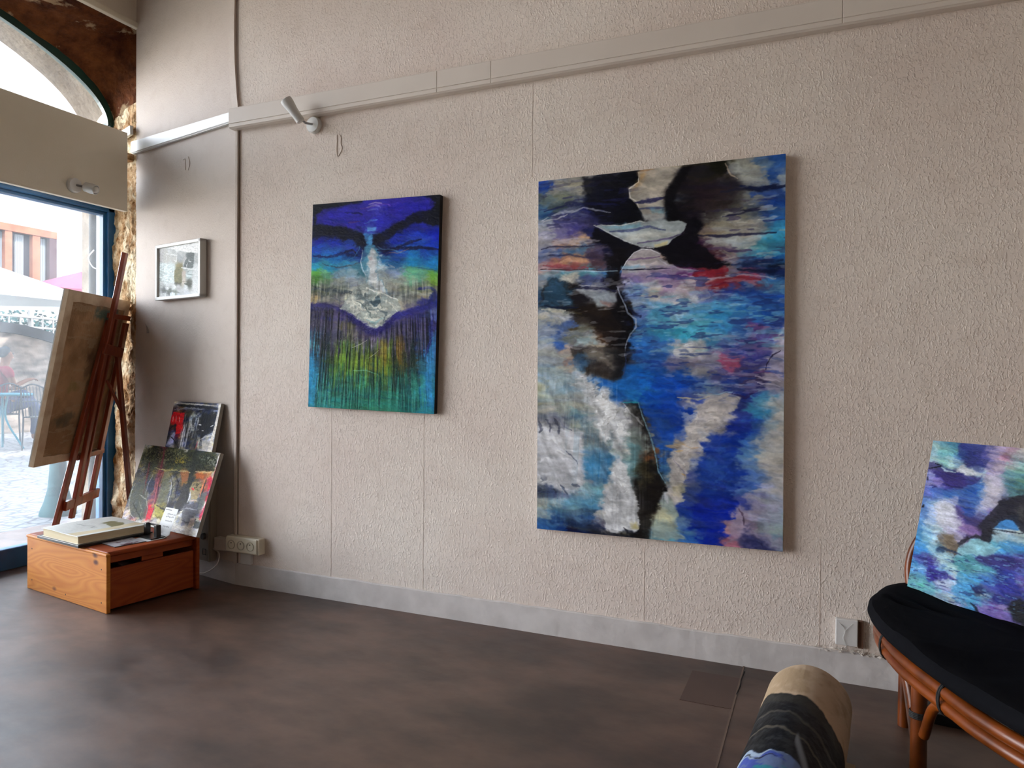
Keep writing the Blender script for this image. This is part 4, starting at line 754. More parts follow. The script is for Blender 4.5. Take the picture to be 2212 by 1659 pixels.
('p', '246,270 313,277 383,274 435,287 401,303 313,302 245,291', '7a5c9c', 0.02, 0.012, 0.5),
('p', '370,291 411,284 438,291 407,302', '6c2c78', 0.015, 0.008, 0.7),
('l', '442,291 485,288 525,283', 0.0107, '86182a', 0.8, 0.01),
('l', '466,318 519,310 564,308 603,313', 0.0087, '8a2030', 0.75, 0.01),
('l', '401,292 485,302 551,297 646,307', 0.004, 'a8a4b4', 0.6, 0.008),
('l', '551,284 602,291 662,286', 0.0067, '0e1838', 0.8, 0.008),
('l', '9,253 127,261 236,267', 0.0027, '30202c', 0.8, 0.003),
('l', '9,257 127,264 236,269', 0.0027, '90b0c4', 0.8, 0.003),
('l', '17,242 88,250 146,257', 0.0081, '8c3440', 0.7, 0.008),
('l', '64,234 111,229 142,234', 0.0074, 'c09070', 0.6, 0.008),
('l', '8,193 68,193 135,194 202,196', 0.0034, '20203c', 0.7, 0.006),
('l', '28,216 99,217 165,229', 0.0034, '2c2c50', 0.6, 0.008),
('l', '8,114 48,106 87,90 165,94 217,106', 0.004, 'c0c4d4', 0.5, 0.01),
('l', '12,118 56,118 87,98', 0.0027, 'c8c8d0', 0.6, 0.01),
('l', '16,88 87,76 172,76 239,90', 0.006, '14184a', 0.6, 0.01),
('p', '7,339 9,310 33,292 53,278 72,290 108,295 116,314 139,330 166,349 181,363 211,366 240,367 262,386 277,404 285,423 270,439 259,461 256,486 256,518 189,517 204,460 158,415 127,381 89,368 7,362', '18100f', 0.012, 0.012, 0.75),
('p', '13,340 25,310 53,282 73,294 104,318 100,358 49,360 9,359', '224866', 0.03, 0.02, 0.85),
('p', '120,318 188,325 237,324 233,348 226,357 211,366 185,361 166,346 139,330', '8c949c', 0.012, 0.008, 0.85),
('p', '188,354 226,355 211,366', 'b07c70', 0.01, 0.006, 0.7),
('l', '114,312 158,312 237,322', 0.0054, '1c1c3c', 0.8, 0.006),
('l', '119,296 143,301 158,307', 0.0027, 'b8b8bc', 0.6, 0.012),
('r', '64,267 104,273 112,288 88,295 68,282', 'b4b0a4', 0.85),
('r', '123,296 143,286 161,302 139,304', '8c90a0', 0.5),
('l', '21,359 69,364 120,364', 0.0047, '0c1430', 0.8, 0.006),
('l', '13,371 49,369 85,372', 0.0054, 'c0bcac', 0.7, 0.008),
('p', '69,458 100,436 135,429 159,441 151,459 101,465', '4c5450', 0.03, 0.02, 0.5),
('p', '116,451 155,442 166,463 136,474 112,465', '8ca8b0', 0.02, 0.015, 0.7),
('p', '237,313 248,334 257,367 274,396 286,419 285,429 270,439 261,461 257,486 254,518 234,518 237,460 248,424 218,381 237,352', '0a080c', 0.01, 0.006, 0.85),
('l', '237,313 243,334 255,363 262,386 285,404 288,425 270,443 258,475 256,496 254,518', 0.0027, '8c98b0', 0.75, 0.004),
('r', '240,291 262,289 270,307 244,313', 'b8b4c8', 0.8),
('r', '313,309 341,307 341,324 320,323', 'c0bca8', 0.7),
('r', '359,350 390,337 449,339 486,344 418,352 377,357', 'c8c8cc', 0.8),
('r', '371,480 412,474 433,460 449,474 467,499 433,505 391,498', 'd0d0d0', 0.85),
('l', '263,371 277,390 299,400 299,394', 0.0047, '14183c', 0.7, 0.006),
('l', '349,455 402,445 453,443', 0.0087, '2484a8', 0.6, 0.02),
('l', '536,459 601,467 648,454', 0.0054, '5c3c7c', 0.6, 0.02),
('l', '568,432 600,433 632,437', 0.0047, '642c64', 0.6, 0.015),
('p', '666,428 655,447 652,461 660,487 648,500 632,516 667,520', 'a8a4b4', 0.012, 0.01, 0.85),
('p', '5,532 98,536 133,568 177,586 204,610 230,639 258,662 266,761 237,797 186,782 145,759 152,701 88,674 6,676', '8c9c9c', 0.03, 0.02, 0.3),
('p', '98,477 257,480 256,500 259,525 249,559 229,569 214,566 151,559 136,535 110,510', '2c2420', 0.01, 0.01, 0.75),
('p', '147,492 214,489 232,511 218,536 170,540 140,521', '7c7468', 0.04, 0.03, 0.7),
('p', '199,493 257,483 259,525 249,559 222,566 232,532', '141418', 0.03, 0.012, 0.85),
('p', '102,510 132,500 148,525 125,550', '2c6090', 0.02, 0.02, 0.6),
('p', '151,564 229,571 251,562 259,529 290,532 297,584 293,623 251,635 215,628 185,597 159,575', '0e58ae', 0.015, 0.012, 0.7),
('l', '259,500 258,529 252,557', 0.002, '2c3c70', 0.7, 0.004),
('r', '106,550 137,564 185,582 208,614 185,628 163,636 152,622 159,597 125,576', 'c8c8cc', 0.85),
('p', '152,622 208,614 215,632 251,655 266,676 265,719 259,768 237,772 215,734 201,757 186,742 174,679', 'b4b4b6', 0.012, 0.014, 0.8),
('r', '200,632 265,648 264,719 215,727 186,700', 'd0d0d0', 0.5),
('p', '215,713 226,713 230,734 216,749 208,742', '5c6870', 0.012, 0.01, 0.7),
('p', '249,635 290,629 301,654 319,695 333,737 344,778 351,816 368,842 368,863 358,881 348,909 344,941 331,977 322,1000 289,998 299,962 285,907 273,858 295,795 308,758 301,717 283,676', '16110e', 0.014, 0.008, 0.85),
('p', '251,638 273,645 298,683 319,724 330,755 319,786 295,805 273,795 266,754 266,690', '747470', 0.03, 0.02, 0.75),
('p', '273,704 308,724 326,755 309,773 284,774 269,746', '84948c', 0.03, 0.02, 0.7),
('p', '266,739 294,746 302,794 291,833 273,848 262,796', '5c8c94', 0.03, 0.02, 0.8),
('p', '309,766 335,765 340,781 319,793', '74401c', 0.02, 0.015, 0.8),
('p', '298,791 329,793 323,838 295,850 288,823', '4c4428', 0.03, 0.02, 0.7),
('l', '251,636 272,662 294,679 308,696', 0.0034, 'd0d0d4', 0.4, 0.01),
('l', '292,630 308,675 326,716 338,757 349,812 370,845', 0.0027, '6c98a8', 0.7, 0.004),
('l', '251,633 290,629', 0.0027, '1c8c9c', 0.8, 0.006),
('p', '2,691 30,701 72,704 126,713 145,752 137,803 149,838 142,867 100,892 69,890 18,864 2,846', 'b2b2b6', 0.02, 0.012, 0.85),
('l', '6,687 14,713 8,724', 0.0047, '3c4054', 0.7, 0.012),
('l', '25,682 37,701 41,719', 0.0047, '3c4054', 0.7, 0.012),
('l', '49,684 65,703 65,726', 0.0054, '3c4054', 0.7, 0.012),
('l', '68,689 88,703 107,713', 0.0034, '4c5064', 0.7, 0.012),
('l', '92,765 107,786 123,807', 0.0034, '50546c', 0.7, 0.012),
('l', '133,680 152,712 175,743 190,764', 0.0087, '586c78', 0.6, 0.015),
('r', '3,865 30,859 73,894 50,902 7,891', '2c3448', 0.85),
('l', '73,864 89,882 97,896', 0.0047, '343c54', 0.7, 0.012),
('l', '108,862 127,875', 0.0047, '343c54', 0.6, 0.012),
('p', '152,776 186,771 215,788 223,812 201,839 164,830 149,809', '2a6c9c', 0.04, 0.02, 0.7),
('p', '244,786 262,793 270,823 273,858 285,900 302,948 292,969 281,988 256,972 246,995 220,994 202,970 194,924 205,888 220,855 227,819', 'bcbcbe', 0.008, 0.01, 0.92),
('r', '233,798 266,796 273,866 266,901 234,896 223,851', 'd4d4d4', 0.5),
('p', '271,957 288,952 292,969 274,975', 'a89850', 0.012, 0.01, 0.7),
('l', '202,984 224,997 253,998', 0.006, '2c2c34', 0.6, 0.01),
('l', '255,973 263,990 292,991', 0.0047, '1c1c24', 0.7, 0.01),
('p', '365,867 382,869 399,909 386,954 406,977 433,995 327,998 341,958 352,923 356,895', '8c9c94', 0.012, 0.012, 0.8),
('p', '365,864 385,872 375,897 358,888', 'b8b8c0', 0.01, 0.01, 0.8),
('p', '351,906 372,918 386,954 366,953 345,944', 'b0ac84', 0.02, 0.012, 0.8),
('p', '411,618 455,628 487,613 529,606 558,612 542,629 530,656 504,684 478,698 475,718 458,732 462,745 449,756 432,774 422,822 409,857 416,884 395,899 375,873 382,838 382,811 377,776 395,755 422,730 425,703 445,675 455,641 441,628', 'a8a09c', 0.012, 0.012, 0.9),
('p', '428,703 474,698 478,714 455,725 425,719', 'b8b0ac', 0.012, 0.008, 0.7),
('l', '412,734 439,750 459,749', 0.0034, 'b08c60', 0.6, 0.008),
('l', '395,758 415,754', 0.004, 'b8904c', 0.6, 0.006),
('l', '391,779 415,809 419,826', 0.0027, '787088', 0.6, 0.006),
('l', '405,772 426,798', 0.0027, 'b8b4b0', 0.7, 0.006),
('l', '409,816 422,822', 0.0027, 'b8904c', 0.6, 0.004),
('p', '385,845 412,850 409,877 389,868', 'a49870', 0.02, 0.012, 0.6),
('l', '401,615 455,617 484,612', 0.0027, 'b8ac88', 0.8, 0.006),
('l', '445,604 494,606 542,599', 0.0027, '8cacc4', 0.6, 0.008),
('l', '494,586 542,576 589,582', 0.0034, '7c94b0', 0.5, 0.01),
('l', '542,603 574,610 586,605 605,596', 0.004, '241c50', 0.8, 0.01),
('l', '573,546 620,549 654,559', 0.0054, '5c3060', 0.6, 0.015),
('l', '598,559 620,569 651,572', 0.0034, 'a89cb0', 0.7, 0.01),
('l', '605,579 629,582 654,585', 0.0034, 'a8a0b4', 0.7, 0.01),
('p', '662,491 635,501 629,524 626,546 644,562 663,569', '8c88a4', 0.012, 0.012, 0.8),
('l', '653,491 635,504 629,526 626,543', 0.0027, '241c34', 0.8, 0.01),
('p', '510,520 554,520 548,529 522,530', '9c4068', 0.012, 0.01, 0.7),
('p', '663,607 648,621 630,667 615,712 606,746 616,791 631,836 647,854 665,860', 'a4a09a', 0.06, 0.015, 0.75),
('p', '600,887 637,868 665,873 665,937 622,935 597,917', '9c98ac', 0.04, 0.02, 0.6),
('p', '557,893 547,914 557,930 538,948 535,972 522,1003 666,999 666,970 623,958 589,937 575,915', '8c7c90', 0.015, 0.015, 0.7),
('p', '589,951 607,966 638,992 653,1000 570,1002 557,980', '1c2050', 0.03, 0.015, 0.85),
('p', '525,993 551,984 563,1002 522,1003', 'b46074', 0.015, 0.01, 0.8),
('l', '557,907 569,922 572,945', 0.0034, '4c3850', 0.7, 0.012),
('v', '5,532 236,586 259,797 186,785 6,683', 'e0e0e0', 0.15, 80),
('r', '155,586 215,628 262,648 262,725 201,749 171,679', 'e0e0e0', 0.7),
('v', '88,652 171,729 215,784 180,943 7,994 7,913 134,860', '4c7c94', 0.25, 95),
('v', '186,800 274,817 296,963 209,991', '9a9aa0', 0.35, 90),
('v', '280,676 330,744 358,860 320,985 295,934', '0c0a0a', 0.4, 80),
('r', '424,625 510,623 530,656 472,718 426,788 389,875 385,790 425,719', 'c4bcb4', 0.5),
('r', '478,718 543,736 556,847 479,869', '2c60a8', 0.3),
('t', '5,521 265,627 274,989 7,994', 1.05, 0.12, 60, 9),
('t', '371,763 438,760 433,896 372,901', 0.9, 0.12, 70, 9),
('k', '9,268 677,304 679,520 10,516', 'c8ccd4', 0.25),
('k', '255,267 677,290 679,520 278,518', '1c2c6c', 0.6),
('k', '277,318 678,337 678,501 285,496', '6cb0c8', 0.45),
('k', '7,5 293,34 221,135 8,155', '1c1c4c', 0.5),
('k', '8,118 202,141 210,243 9,249', 'b8b4c0', 0.45),
('k', '467,121 676,90 677,287 502,260', 'b8b8b0', 0.45),
('k', '467,121 676,90 677,287 502,260', '28204c', 0.5),
('k', '271,480 665,485 666,614 308,619', '102c80', 0.55),
('k', '342,481 665,485 666,607 377,584', '9890a8', 0.4),
]),
'P3':('20,26,78a0a8 84,29,589098 136,24,3c8098 188,20,202c80 282,12,3c4c98 353,12,605c90 408,20,907c9c 477,22,8c6c7c 530,24,a09898 14,84,8cb0b4 83,77,5c9c9c 143,71,589ca4 196,65,1c4c8c 253,59,141c60 325,52,3c3c88 379,45,7c7098 444,69,a06c84 493,35,907c88 539,45,8c8c90 18,156,98acb4 80,147,6ca4a4 140,133,8cb4b8 200,135,688ca8 264,127,242468 327,120,1c2470 370,116,746ca0 436,99,9484a0 501,99,8c9ca0 545,94,78a0a0 21,211,7c80b8 68,214,302c84 132,220,241c60 206,218,24206c 273,180,90a4ac 321,173,8ca4b0 378,173,8c80a0 430,158,9888a4 490,158,58888c 548,151,588c88 18,283,7878b4 71,267,7464a8 139,267,30287c 211,256,241c6c 283,245,244c90 333,239,3460a0 389,245,a4a0b0 440,224,948cac 507,222,3c6c78 555,207,44746c 13,347,505cac 75,337,3c60b4 149,326,2c60ac 223,315,3460a8 286,305,1c4c9c 341,296,2464ac 394,282,a8a0a8 434,269,b0a8b0 482,275,6c789c 533,268,447480 571,269,30545c 7,403,4870b4 71,409,7098c4 139,399,a0a8c4 196,373,7c88bc 253,371,2c4c98 324,360,305ca8 379,352,9094b8 435,326,90889c 489,332,2c2c44 548,324,201c30 585,318,3c3c38 4,475,4c78b8 73,462,8ca0c0 133,451,b8b8c0 183,437,b8b8c4 236,434,403474 299,424,1c3c8c 360,413,6474ac 414,403,605490 467,394,24203c 519,385,1c1a2c 579,367,38343c 8,536,3c78bc 77,524,8ca8cc 140,496,b8b8c0 200,494,b0a8c0 258,475,50387c 327,462,342c6c 394,451,342c58 447,441,1c1828 502,452,2c74b4 552,443,2870b0 595,428,141420 9,592,2c78bc 72,588,70a4c4 139,566,98b4c8 203,554,9c98b8 274,532,7c5c98 337,528,604484 392,524,2c2048 433,523,16141c 476,500,94b0bc 535,496,9ca8b0 599,496,94a4a4 5,656,2c80c4 68,650,5ca0cc 127,630,8cb4d0 169,613,686058 222,618,74644c 277,592,8c84a4 332,579,44345c 376,592,6ca8b8 420,569,24283c 460,568,3c94b4 504,551,78a8b4 556,547,3c80b0 608,522,88a4a8 9,717,2878c4 61,698,2c80c4 121,685,7cb0c4 173,681,2c4c6c 230,662,70685c 289,664,6ca0b0 347,634,84b4bc 407,622,6ca8b8 466,602,4c9cc0 524,596,3080b8 618,583,2c78b8 6,787,2474b8 56,762,3c48a0 120,768,342c88 176,741,8cacb8 216,717,90b4bc 292,728,408c98 352,700,3c8898 420,692,2c2c70 492,681,242c84 561,667,202880 628,649,403c8c 7,843,58a0d4 69,828,4888c8 145,823,24208c 208,794,5c88b4 264,779,8cb4b8 333,762,40909c 399,747,5ca4b4 467,737,3c80a8 531,721,242c84 590,700,302c80 636,702,44509c 10,896,58a0a8 73,896,4c94a0 145,862,281c88 205,868,8494bc 266,830,9cacbc 330,830,3484b4 396,805,388cc0 461,788,2c64b0 526,772,1c348c 587,756,24308c 645,769,5c4c9c 13,958,4898a8 79,932,4cb0a4 157,926,58a4b4 226,894,848cbc 296,889,3084c4 368,883,2c84c0 420,870,1c2c60 484,845,343c90 545,821,242884 609,819,242888 55,968,58a0b4 135,976,58a4bc 201,972,809cb4 281,966,94a4ac 344,955,3c80b4 406,951,3494c8 452,896,4c7098 518,898,20247c 587,879,1c2478 653,862,282c70 342,985,9c9cc4 402,974,4094c8 458,972,6c60ac 515,955,5c3c98 564,934,7c6cac 625,924,141428 667,911,1c1c34 494,990,5c48a4 558,985,604898 608,976,443c8c 675,968,1c1c28',[
('s', 0.2, 0.14, 5, 50),
('p', '164,5 323,3 322,90 342,162 299,169 228,131 192,88', '1c246c', 0.02, 0.015, 0.6),
('p', '-8,141 32,141 91,162 109,184 179,190 240,205 338,192 319,241 224,277 141,273 54,222 3,196', '281c64', 0.02, 0.012, 0.7),
('l', '0,186 84,165 37,149', 0.0064, '0a0a18', 0.9, 0.006),
('p', '208,141 262,158 337,179 305,194 239,195 178,184', 'b4b4b8', 0.015, 0.01, 0.85),
('l', '85,171 118,190 179,190', 0.0064, 'a8c4c4', 0.7, 0.008),
('p', '-1,254 11,220 12,275', '0a0a14', 0.01, 0.006, 0.9),
('p', '2,443 5,420 17,426 15,445', '0a0a14', 0.008, 0.004, 0.9),
('l', '125,269 180,283 224,277', 0.0064, '181050', 0.7, 0.01),
('l', '27,297 76,299 53,309', 0.006, '1c1458', 0.7, 0.01),
('p', '357,184 433,181 479,218 482,275 446,354 387,407 347,415 364,339 343,305 369,250', 'aca4b0', 0.05, 0.02, 0.6),
('p', '103,458 73,415 136,379 199,394 233,464 276,502 240,547 173,551 130,522', 'b8b8c4', 0.035, 0.02, 0.75),
('p', '236,434 313,466 362,419 394,451 362,509 288,492', '34285c', 0.03, 0.015, 0.5),
('p', '269,503 349,518 409,543 357,567 297,543', '8460a0', 0.03, 0.012, 0.6),
('p', '361,500 394,451 442,369 469,322 531,296 584,275 773,260 796,443 616,494 590,484 568,454 539,430 506,431 476,458 454,505 451,556 443,590 401,579 344,573 283,634 264,692 210,681 278,598 336,558 383,556 392,524', '1b1824', 0.012, 0.012, 0.85),
('p', '559,349 593,337 608,439 581,415', '4c4c40', 0.03, 0.02, 0.5),
('p', '456,500 476,458 506,431 542,430 571,456 587,485 533,488', '2870b4', 0.008, 0.006, 0.95),
('l', '445,498 496,501 561,498 616,494', 0.0064, '202430', 0.85, 0.006),
('l', '449,494 494,492 560,488', 0.0044, '94b0c0', 0.7, 0.004),
('p', '447,534 500,520 620,513 624,541 529,545 449,583', '8ca4ac', 0.02, 0.012, 0.7),
('p', '158,594 216,581 257,611 284,641 262,687 204,689 196,639', '6c5c48', 0.015, 0.012, 0.85),
('p', '274,666 321,605 359,577 415,583 513,607 479,649 388,670 318,675', '74acb8', 0.012, 0.012, 0.85),
('l', '156,671 201,675 292,686', 0.0088, '1c2c4c', 0.8, 0.01),
('p', '241,726 321,686 393,705 478,719 519,739 402,760 291,766', '3c8c98', 0.03, 0.02, 0.6),
('p', '392,698 466,651 639,641 643,687 530,715 434,702', '2c246c', 0.02, 0.02, 0.7),
('l', '13,832 69,828 125,843', 0.0067, '8cbce0', 0.7, 0.015),
('p', '99,828 212,815 289,838 218,857 131,866', '1c1480', 0.02, 0.015, 0.7),
('p', '180,889 240,856 292,853 282,885 213,904', '98a8c0', 0.015, 0.012, 0.8),
('l', '376,853 416,885 480,902', 0.0083, '141c50', 0.8, 0.015),
('l', '392,955 438,985 472,1023', 0.0107, '0c0c1c', 0.85, 0.012),
('r', '310,879 425,898 482,917 378,945', '3c9cd0', 0.5),
('r', '422,883 477,890 440,906', 'c8ccc8', 0.7),
('p', '613,885 671,864 794,840 811,966 637,994 602,937', '131319', 0.02, 0.015, 0.9),
('p', '464,964 540,949 604,949 629,996 546,994 466,983', '6c58a8', 0.02, 0.015, 0.7),
('k', '-46,768 634,613 682,941 8,1066', '141854', 0.5),
('k', '-46,768 634,613 682,941 8,1066', '6cb4dc', 0.4),
]),
'P4':('93,43,989484 251,33,2c2c28 451,59,5c3038 631,59,242820 884,43,34382c 1097,40,24281c 1341,35,2c3020 1548,45,3c4028 1667,47,b0a8a4 80,149,50503c 262,136,3c3c28 462,122,34201c 657,108,2c2c20 851,144,44442c 969,123,605c2c 1165,96,20241c 1382,118,28301c 1580,113,24281c 1686,129,b8b0b0 107,279,5c5848 244,267,2c2418 376,257,404030 506,245,5c3034 678,233,34382c 890,216,3c4430 1095,199,3c3c2c 1194,192,20241c 1384,202,24241c 1538,187,302c20 1689,176,8c8468 73,385,302c28 255,371,2c2420 408,356,544c2c 538,344,5c2c38 710,330,685c38 898,315,30302c 1061,301,7c5434 1203,289,1c201c 1379,274,804820 1551,259,8c5c38 1665,250,a09484 86,486,343430 221,474,3c3c34 375,460,2c3440 549,446,602c3c 697,431,50503c 865,416,60605c 987,404,4c4c50 1108,395,6c4c30 1248,381,1c201c 1346,373,3c3428 1501,358,704c34 1615,346,9c2c3c 74,590,34382c 232,576,3c4034 429,557,1c2440 580,542,6c3c4c 750,525,585c50 894,511,686c68 1038,498,2c2c34 1177,484,202020 1314,470,70706c 1451,457,5c5440 1564,445,944c3c 1676,436,74706c 64,694,44483c 242,677,30342c 403,634,605c5c 567,643,6c3c48 737,626,4c5044 901,609,54585c 1045,592,48484c 1203,578,303034 1340,563,8c8c88 1456,551,747068 1552,542,3c4040 1663,529,9c2838 82,807,6c645c 260,787,404440 414,771,4c5050 547,805,b01c34 648,745,84784c 815,728,605c3c 978,708,1c1c24 1159,689,28282c 1335,670,5c5c64 1488,653,44444c 1583,607,484c4c 1674,633,c0b0b0 72,911,a89c98 227,891,504c48 401,872,5c6058 552,855,9c2434 700,836,a8a070 823,824,948c4c 1027,800,8c8c84 1264,771,a8a8a8 1417,754,44444c 1531,742,505054 1655,749,a02c40 1700,723,c4c0bc 77,998,a8a4a0 232,978,8c5c60 406,957,84847c 575,937,a87c80 724,920,a8a094 826,906,a89c70 1148,867,9c9c98 1343,846,747074 1494,827,605860 1607,812,8c8c8c 1700,802,c0b8b8 573,1010,b0a8a4 794,1007,a8a49c 1206,978,b4b4b4 1399,954,b4acac 1586,930,b4b0b0 1697,915,b4b4b4',[
('s', 1.2, 0.2, 25, 8),
('p', '46,45 287,11 916,21 1651,14 1691,141 1636,228 1282,246 655,272 366,322 31,271', '24281c', 0.03, 0.03, 0.55),
('r', '77,57 738,14 1073,79 806,223 304,212 72,216', '787450', 0.5),
('r', '93,43 474,18 467,173 117,211', '14140f', 0.8),
('r', '545,64 1131,26 1187,216 637,235', '15170f', 0.75),
('r', '1184,45 1643,38 1654,226 1277,234', '11160c', 0.8),
('r', '1194,69 1630,50 1614,182', 'a8a89c', 0.4),
('r', '796,122 1092,114 1000,182 793,199', 'a08c34', 0.6),
('l', '777,4 997,9 926,38', 0.0142, '9c9898', 0.7, 0.02),
('l', '474,18 517,182 534,358 567,518 630,710 635,881', 0.036, '5c2430', 0.9, 0.012),
('l', '543,395 580,542 614,725 639,870', 0.012, 'b0606c', 0.7, 0.012),
('l', '232,228 281,419 310,631', 0.0267, '4c1c20', 0.9, 0.012),
('l', '1149,23 1203,166 1213,313 1235,479 1267,619', 0.05, '1a1e18', 0.9, 0.014),
('l', '927,286 1045,272 1176,279', 0.0141, 'b0a070', 0.7, 0.01),
('l', '389,281 668,296 898,276', 0.0119, '98905c', 0.7, 0.02),
('l', '1290,257 1488,252 1654,226', 0.0148, 'b09870', 0.7, 0.02),
('p', '967,284 1150,269 1182,376 1077,414', '7c4c2c', 0.015, 0.01, 0.85),
('p', '1300,279 1519,274 1490,334 1329,337', '8c4418', 0.02, 0.015, 0.85),
('p', '632,313 760,301 844,542 878,684 680,682 635,561 655,436', '5c5c4c', 0.015, 0.015, 0.7),
('l', '811,335 881,489 904,694', 0.0119, 'b0b0b4', 0.7, 0.015),
('l', '877,315 1001,429 1017,621', 0.012, '14141c', 0.9, 0.015),
('l', '778,337 917,472 923,607', 0.0092, '14141c', 0.7, 0.02),
('l', '603,339 596,491 658,682', 0.0092, '14141c', 0.8, 0.01),
('p', '338,477 471,426 515,549 442,619', '18203c', 0.015, 0.015, 0.85),
('p', '61,528 206,450 400,585 424,708 533,819 521,920 211,944 46,786', '3c4038', 0.02, 0.02, 0.7),
('l', '56,516 22,622 50,773 143,889 290,959', 0.0097, 'b0aca4', 0.6, 0.01),
('l', '222,641 409,684 509,797 528,930', 0.012, '8c8c84', 0.7, 0.015),
('l', '152,761 274,848 443,942', 0.012, '14140f', 0.7, 0.02),
('l', '271,725 390,812 401,908', 0.0099, '707468', 0.7, 0.02),
('l', '392,371 366,486 362,638', 0.0099, '94909c', 0.6, 0.02),
('p', '532,759 637,783 644,916 534,942', 'c01c34', 0.015, 0.012, 0.9),
('p', '614,725 886,781 986,805 902,887 719,872', '948c40', 0.02, 0.015, 0.8),
('l', '684,730 881,769 857,807', 0.0119, '1c1c18', 0.85, 0.02),
('l', '711,860 808,873 886,899', 0.0141, '58542c', 0.7, 0.02),
('l', '941,761 1093,768 1240,728', 0.0168, '1c1c24', 0.85, 0.015),
('p', '1101,419 1245,416 1322,648 1127,752 1059,701 1114,564', '28282a', 0.02, 0.015, 0.8),
('p', '1287,377 1443,363 1512,462 1467,573 1359,597 1274,474', '8c7850', 0.015, 0.015, 0.7),
('r', '1319,400 1453,385 1493,465 1335,469', '1c2420', 0.8),
('l', '1308,460 1356,472', 0.0163, 'b01c30', 0.9, 0.01),
('l', '1306,496 1305,590 1298,638', 0.012, 'c0c0c4', 0.8, 0.012),
('l', '1343,610 1478,595', 0.0099, 'b09484', 0.7, 0.01),
('l', '1541,320 1530,496 1522,684', 0.0142, '14181c', 0.9, 0.014),
('l', '1509,334 1506,452 1514,544', 0.0168, 'b06444', 0.8, 0.014),
('p', '1634,38 1716,9 1719,998 1605,1007 1663,805 1677,598 1665,250', 'c4c0bc', 0.012, 0.01, 0.85),
('p', '69,986 541,954 779,901 1006,920 1369,899 1575,908 1719,998 1230,1022 119,1029', 'bcb8b2', 0.02, 0.02, 0.75),
('l', '1612,301 1641,404 1631,462', 0.0339, 'b01c34', 0.9, 0.012),
('l', '1673,469 1668,621 1639,798', 0.0148, 'b8304c', 0.85, 0.01),
('l', '1672,60 1662,284 1675,412', 0.0093, '942c38', 0.8, 0.006),
('p', '1530,496 1636,474 1636,636 1539,718 1517,593', '4c5050', 0.02, 0.015, 0.8),
('p', '1251,667 1496,629 1583,722 1510,778 1576,829 1446,889 1290,863 1259,761', '484850', 0.02, 0.015, 0.85),
('l', '1253,713 1388,693 1528,696', 0.0099, '84848c', 0.8, 0.01),
('l', '1285,851 1430,858 1565,807', 0.0092, '24242c', 0.8, 0.012),
('p', '1465,807 1533,788 1549,853 1446,889', 'b09484', 0.015, 0.01, 0.6),
('p', '1557,831 1683,826 1687,894 1557,911', '343838', 0.012, 0.012, 0.8),
('l', '1001,754 1127,752', 0.017, 'b0b0b4', 0.8, 0.02),
]),
'P5':('47,19,9c9894 233,44,3c3c3c 550,35,34343a 860,37,484850 1008,33,b0a8a0 42,128,3c2c30 215,121,2c1c24 386,114,20222c 576,107,24262e 779,100,20242c 959,95,5c6068 1008,93,a8a09c 55,228,a01418 187,223,b01818 337,216,202430 485,209,6c7474 628,205,30363e 811,197,181c26 949,190,2c3038 998,188,a09890 25,330,301c24 156,325,241820 265,318,a01418 371,314,484c58 517,307,585c60 662,300,242830 842,293,14181e 960,286,20242c 999,284,989490 -4,434,24242c 105,427,484854 234,421,5c1820 340,416,707078 467,409,24262e 611,400,40444a 775,393,1c2028 932,383,5c6068 971,381,8c8c8c -11,534,34343c 118,527,8888a0 227,521,24242c 354,514,64646e 480,504,1c1e26 603,497,303238 725,490,747478 845,483,808078 942,478,a09c94 -3,623,303038 128,613,5c5c68 299,602,24242c 468,592,3c3c44 632,581,302c34 773,572,6c6c74 932,562,a49c94 13,783,404048 186,771,3c3c44 375,757,28282e 582,741,34343a 783,725,5c5c5e 979,711,908c88 60,1273,38383e 272,1250,30303a 479,1229,44444c 682,1208,2c2c34 878,1187,50504e 1032,1171,88847e',[
('s', 1.35, 0.25, 20, 6),
('l', '46,44 453,56 787,65 991,74', 0.0234, '14161c', 0.85, 0.012),
('l', '47,19 443,25 938,35', 0.012, 'a8a49c', 0.8, 0.006),
('l', '37,114 290,81 672,86', 0.0163, '7c8088', 0.6, 0.02),
('p', '24,139 278,144 285,256 279,393 170,423 148,299 12,293', 'a81218', 0.012, 0.012, 0.92),
('l', '45,198 56,260', 0.012, 'c09890', 0.8, 0.006),
('l', '109,188 129,277', 0.0093, 'c09890', 0.7, 0.006),
('l', '186,191 200,260', 0.012, 'c09890', 0.8, 0.006),
('l', '316,160 333,304 353,451 317,590', 0.0162, 'a0a4a8', 0.7, 0.014),
('r', '417,139 604,132 553,355 459,446 438,262', '9ca0a0', 0.55),
('v', '290,207 654,153 668,567 294,590', 'b8b8b8', 0.5, 26),
('v', '290,207 894,144 788,558 294,590', '0c0e14', 0.7, 40),
('p', '625,130 944,107 976,332 741,418 632,400', '10131a', 0.03, 0.03, 0.7),
('l', '-14,409 48,330 153,311', 0.0141, '14141c', 0.9, 0.012),
('p', '40,495 135,388 170,423 128,550 5,583', '8484a0', 0.015, 0.012, 0.7),
('l', '633,277 684,281', 0.0092, 'd0d0d4', 0.9, 0.006),
('l', '881,290 936,269', 0.007, 'd0d0d4', 0.9, 0.006),
('l', '717,346 759,346', 0.007, 'd0d0d4', 0.8, 0.006),
('l', '733,453 821,413 976,392', 0.0141, 'a8a8a8', 0.7, 0.012),
('p', '757,465 937,455 952,595 796,583', '908c88', 0.02, 0.015, 0.8),
('l', '681,481 668,567', 0.0114, '8c2430', 0.7, 0.01),
('p', '967,9 1035,7 969,618 911,623 957,274', 'b4aea6', 0.01, 0.006, 0.9),
('l', '71,455 175,500 294,590', 0.0114, '0c0c12', 0.9, 0.015),
]),
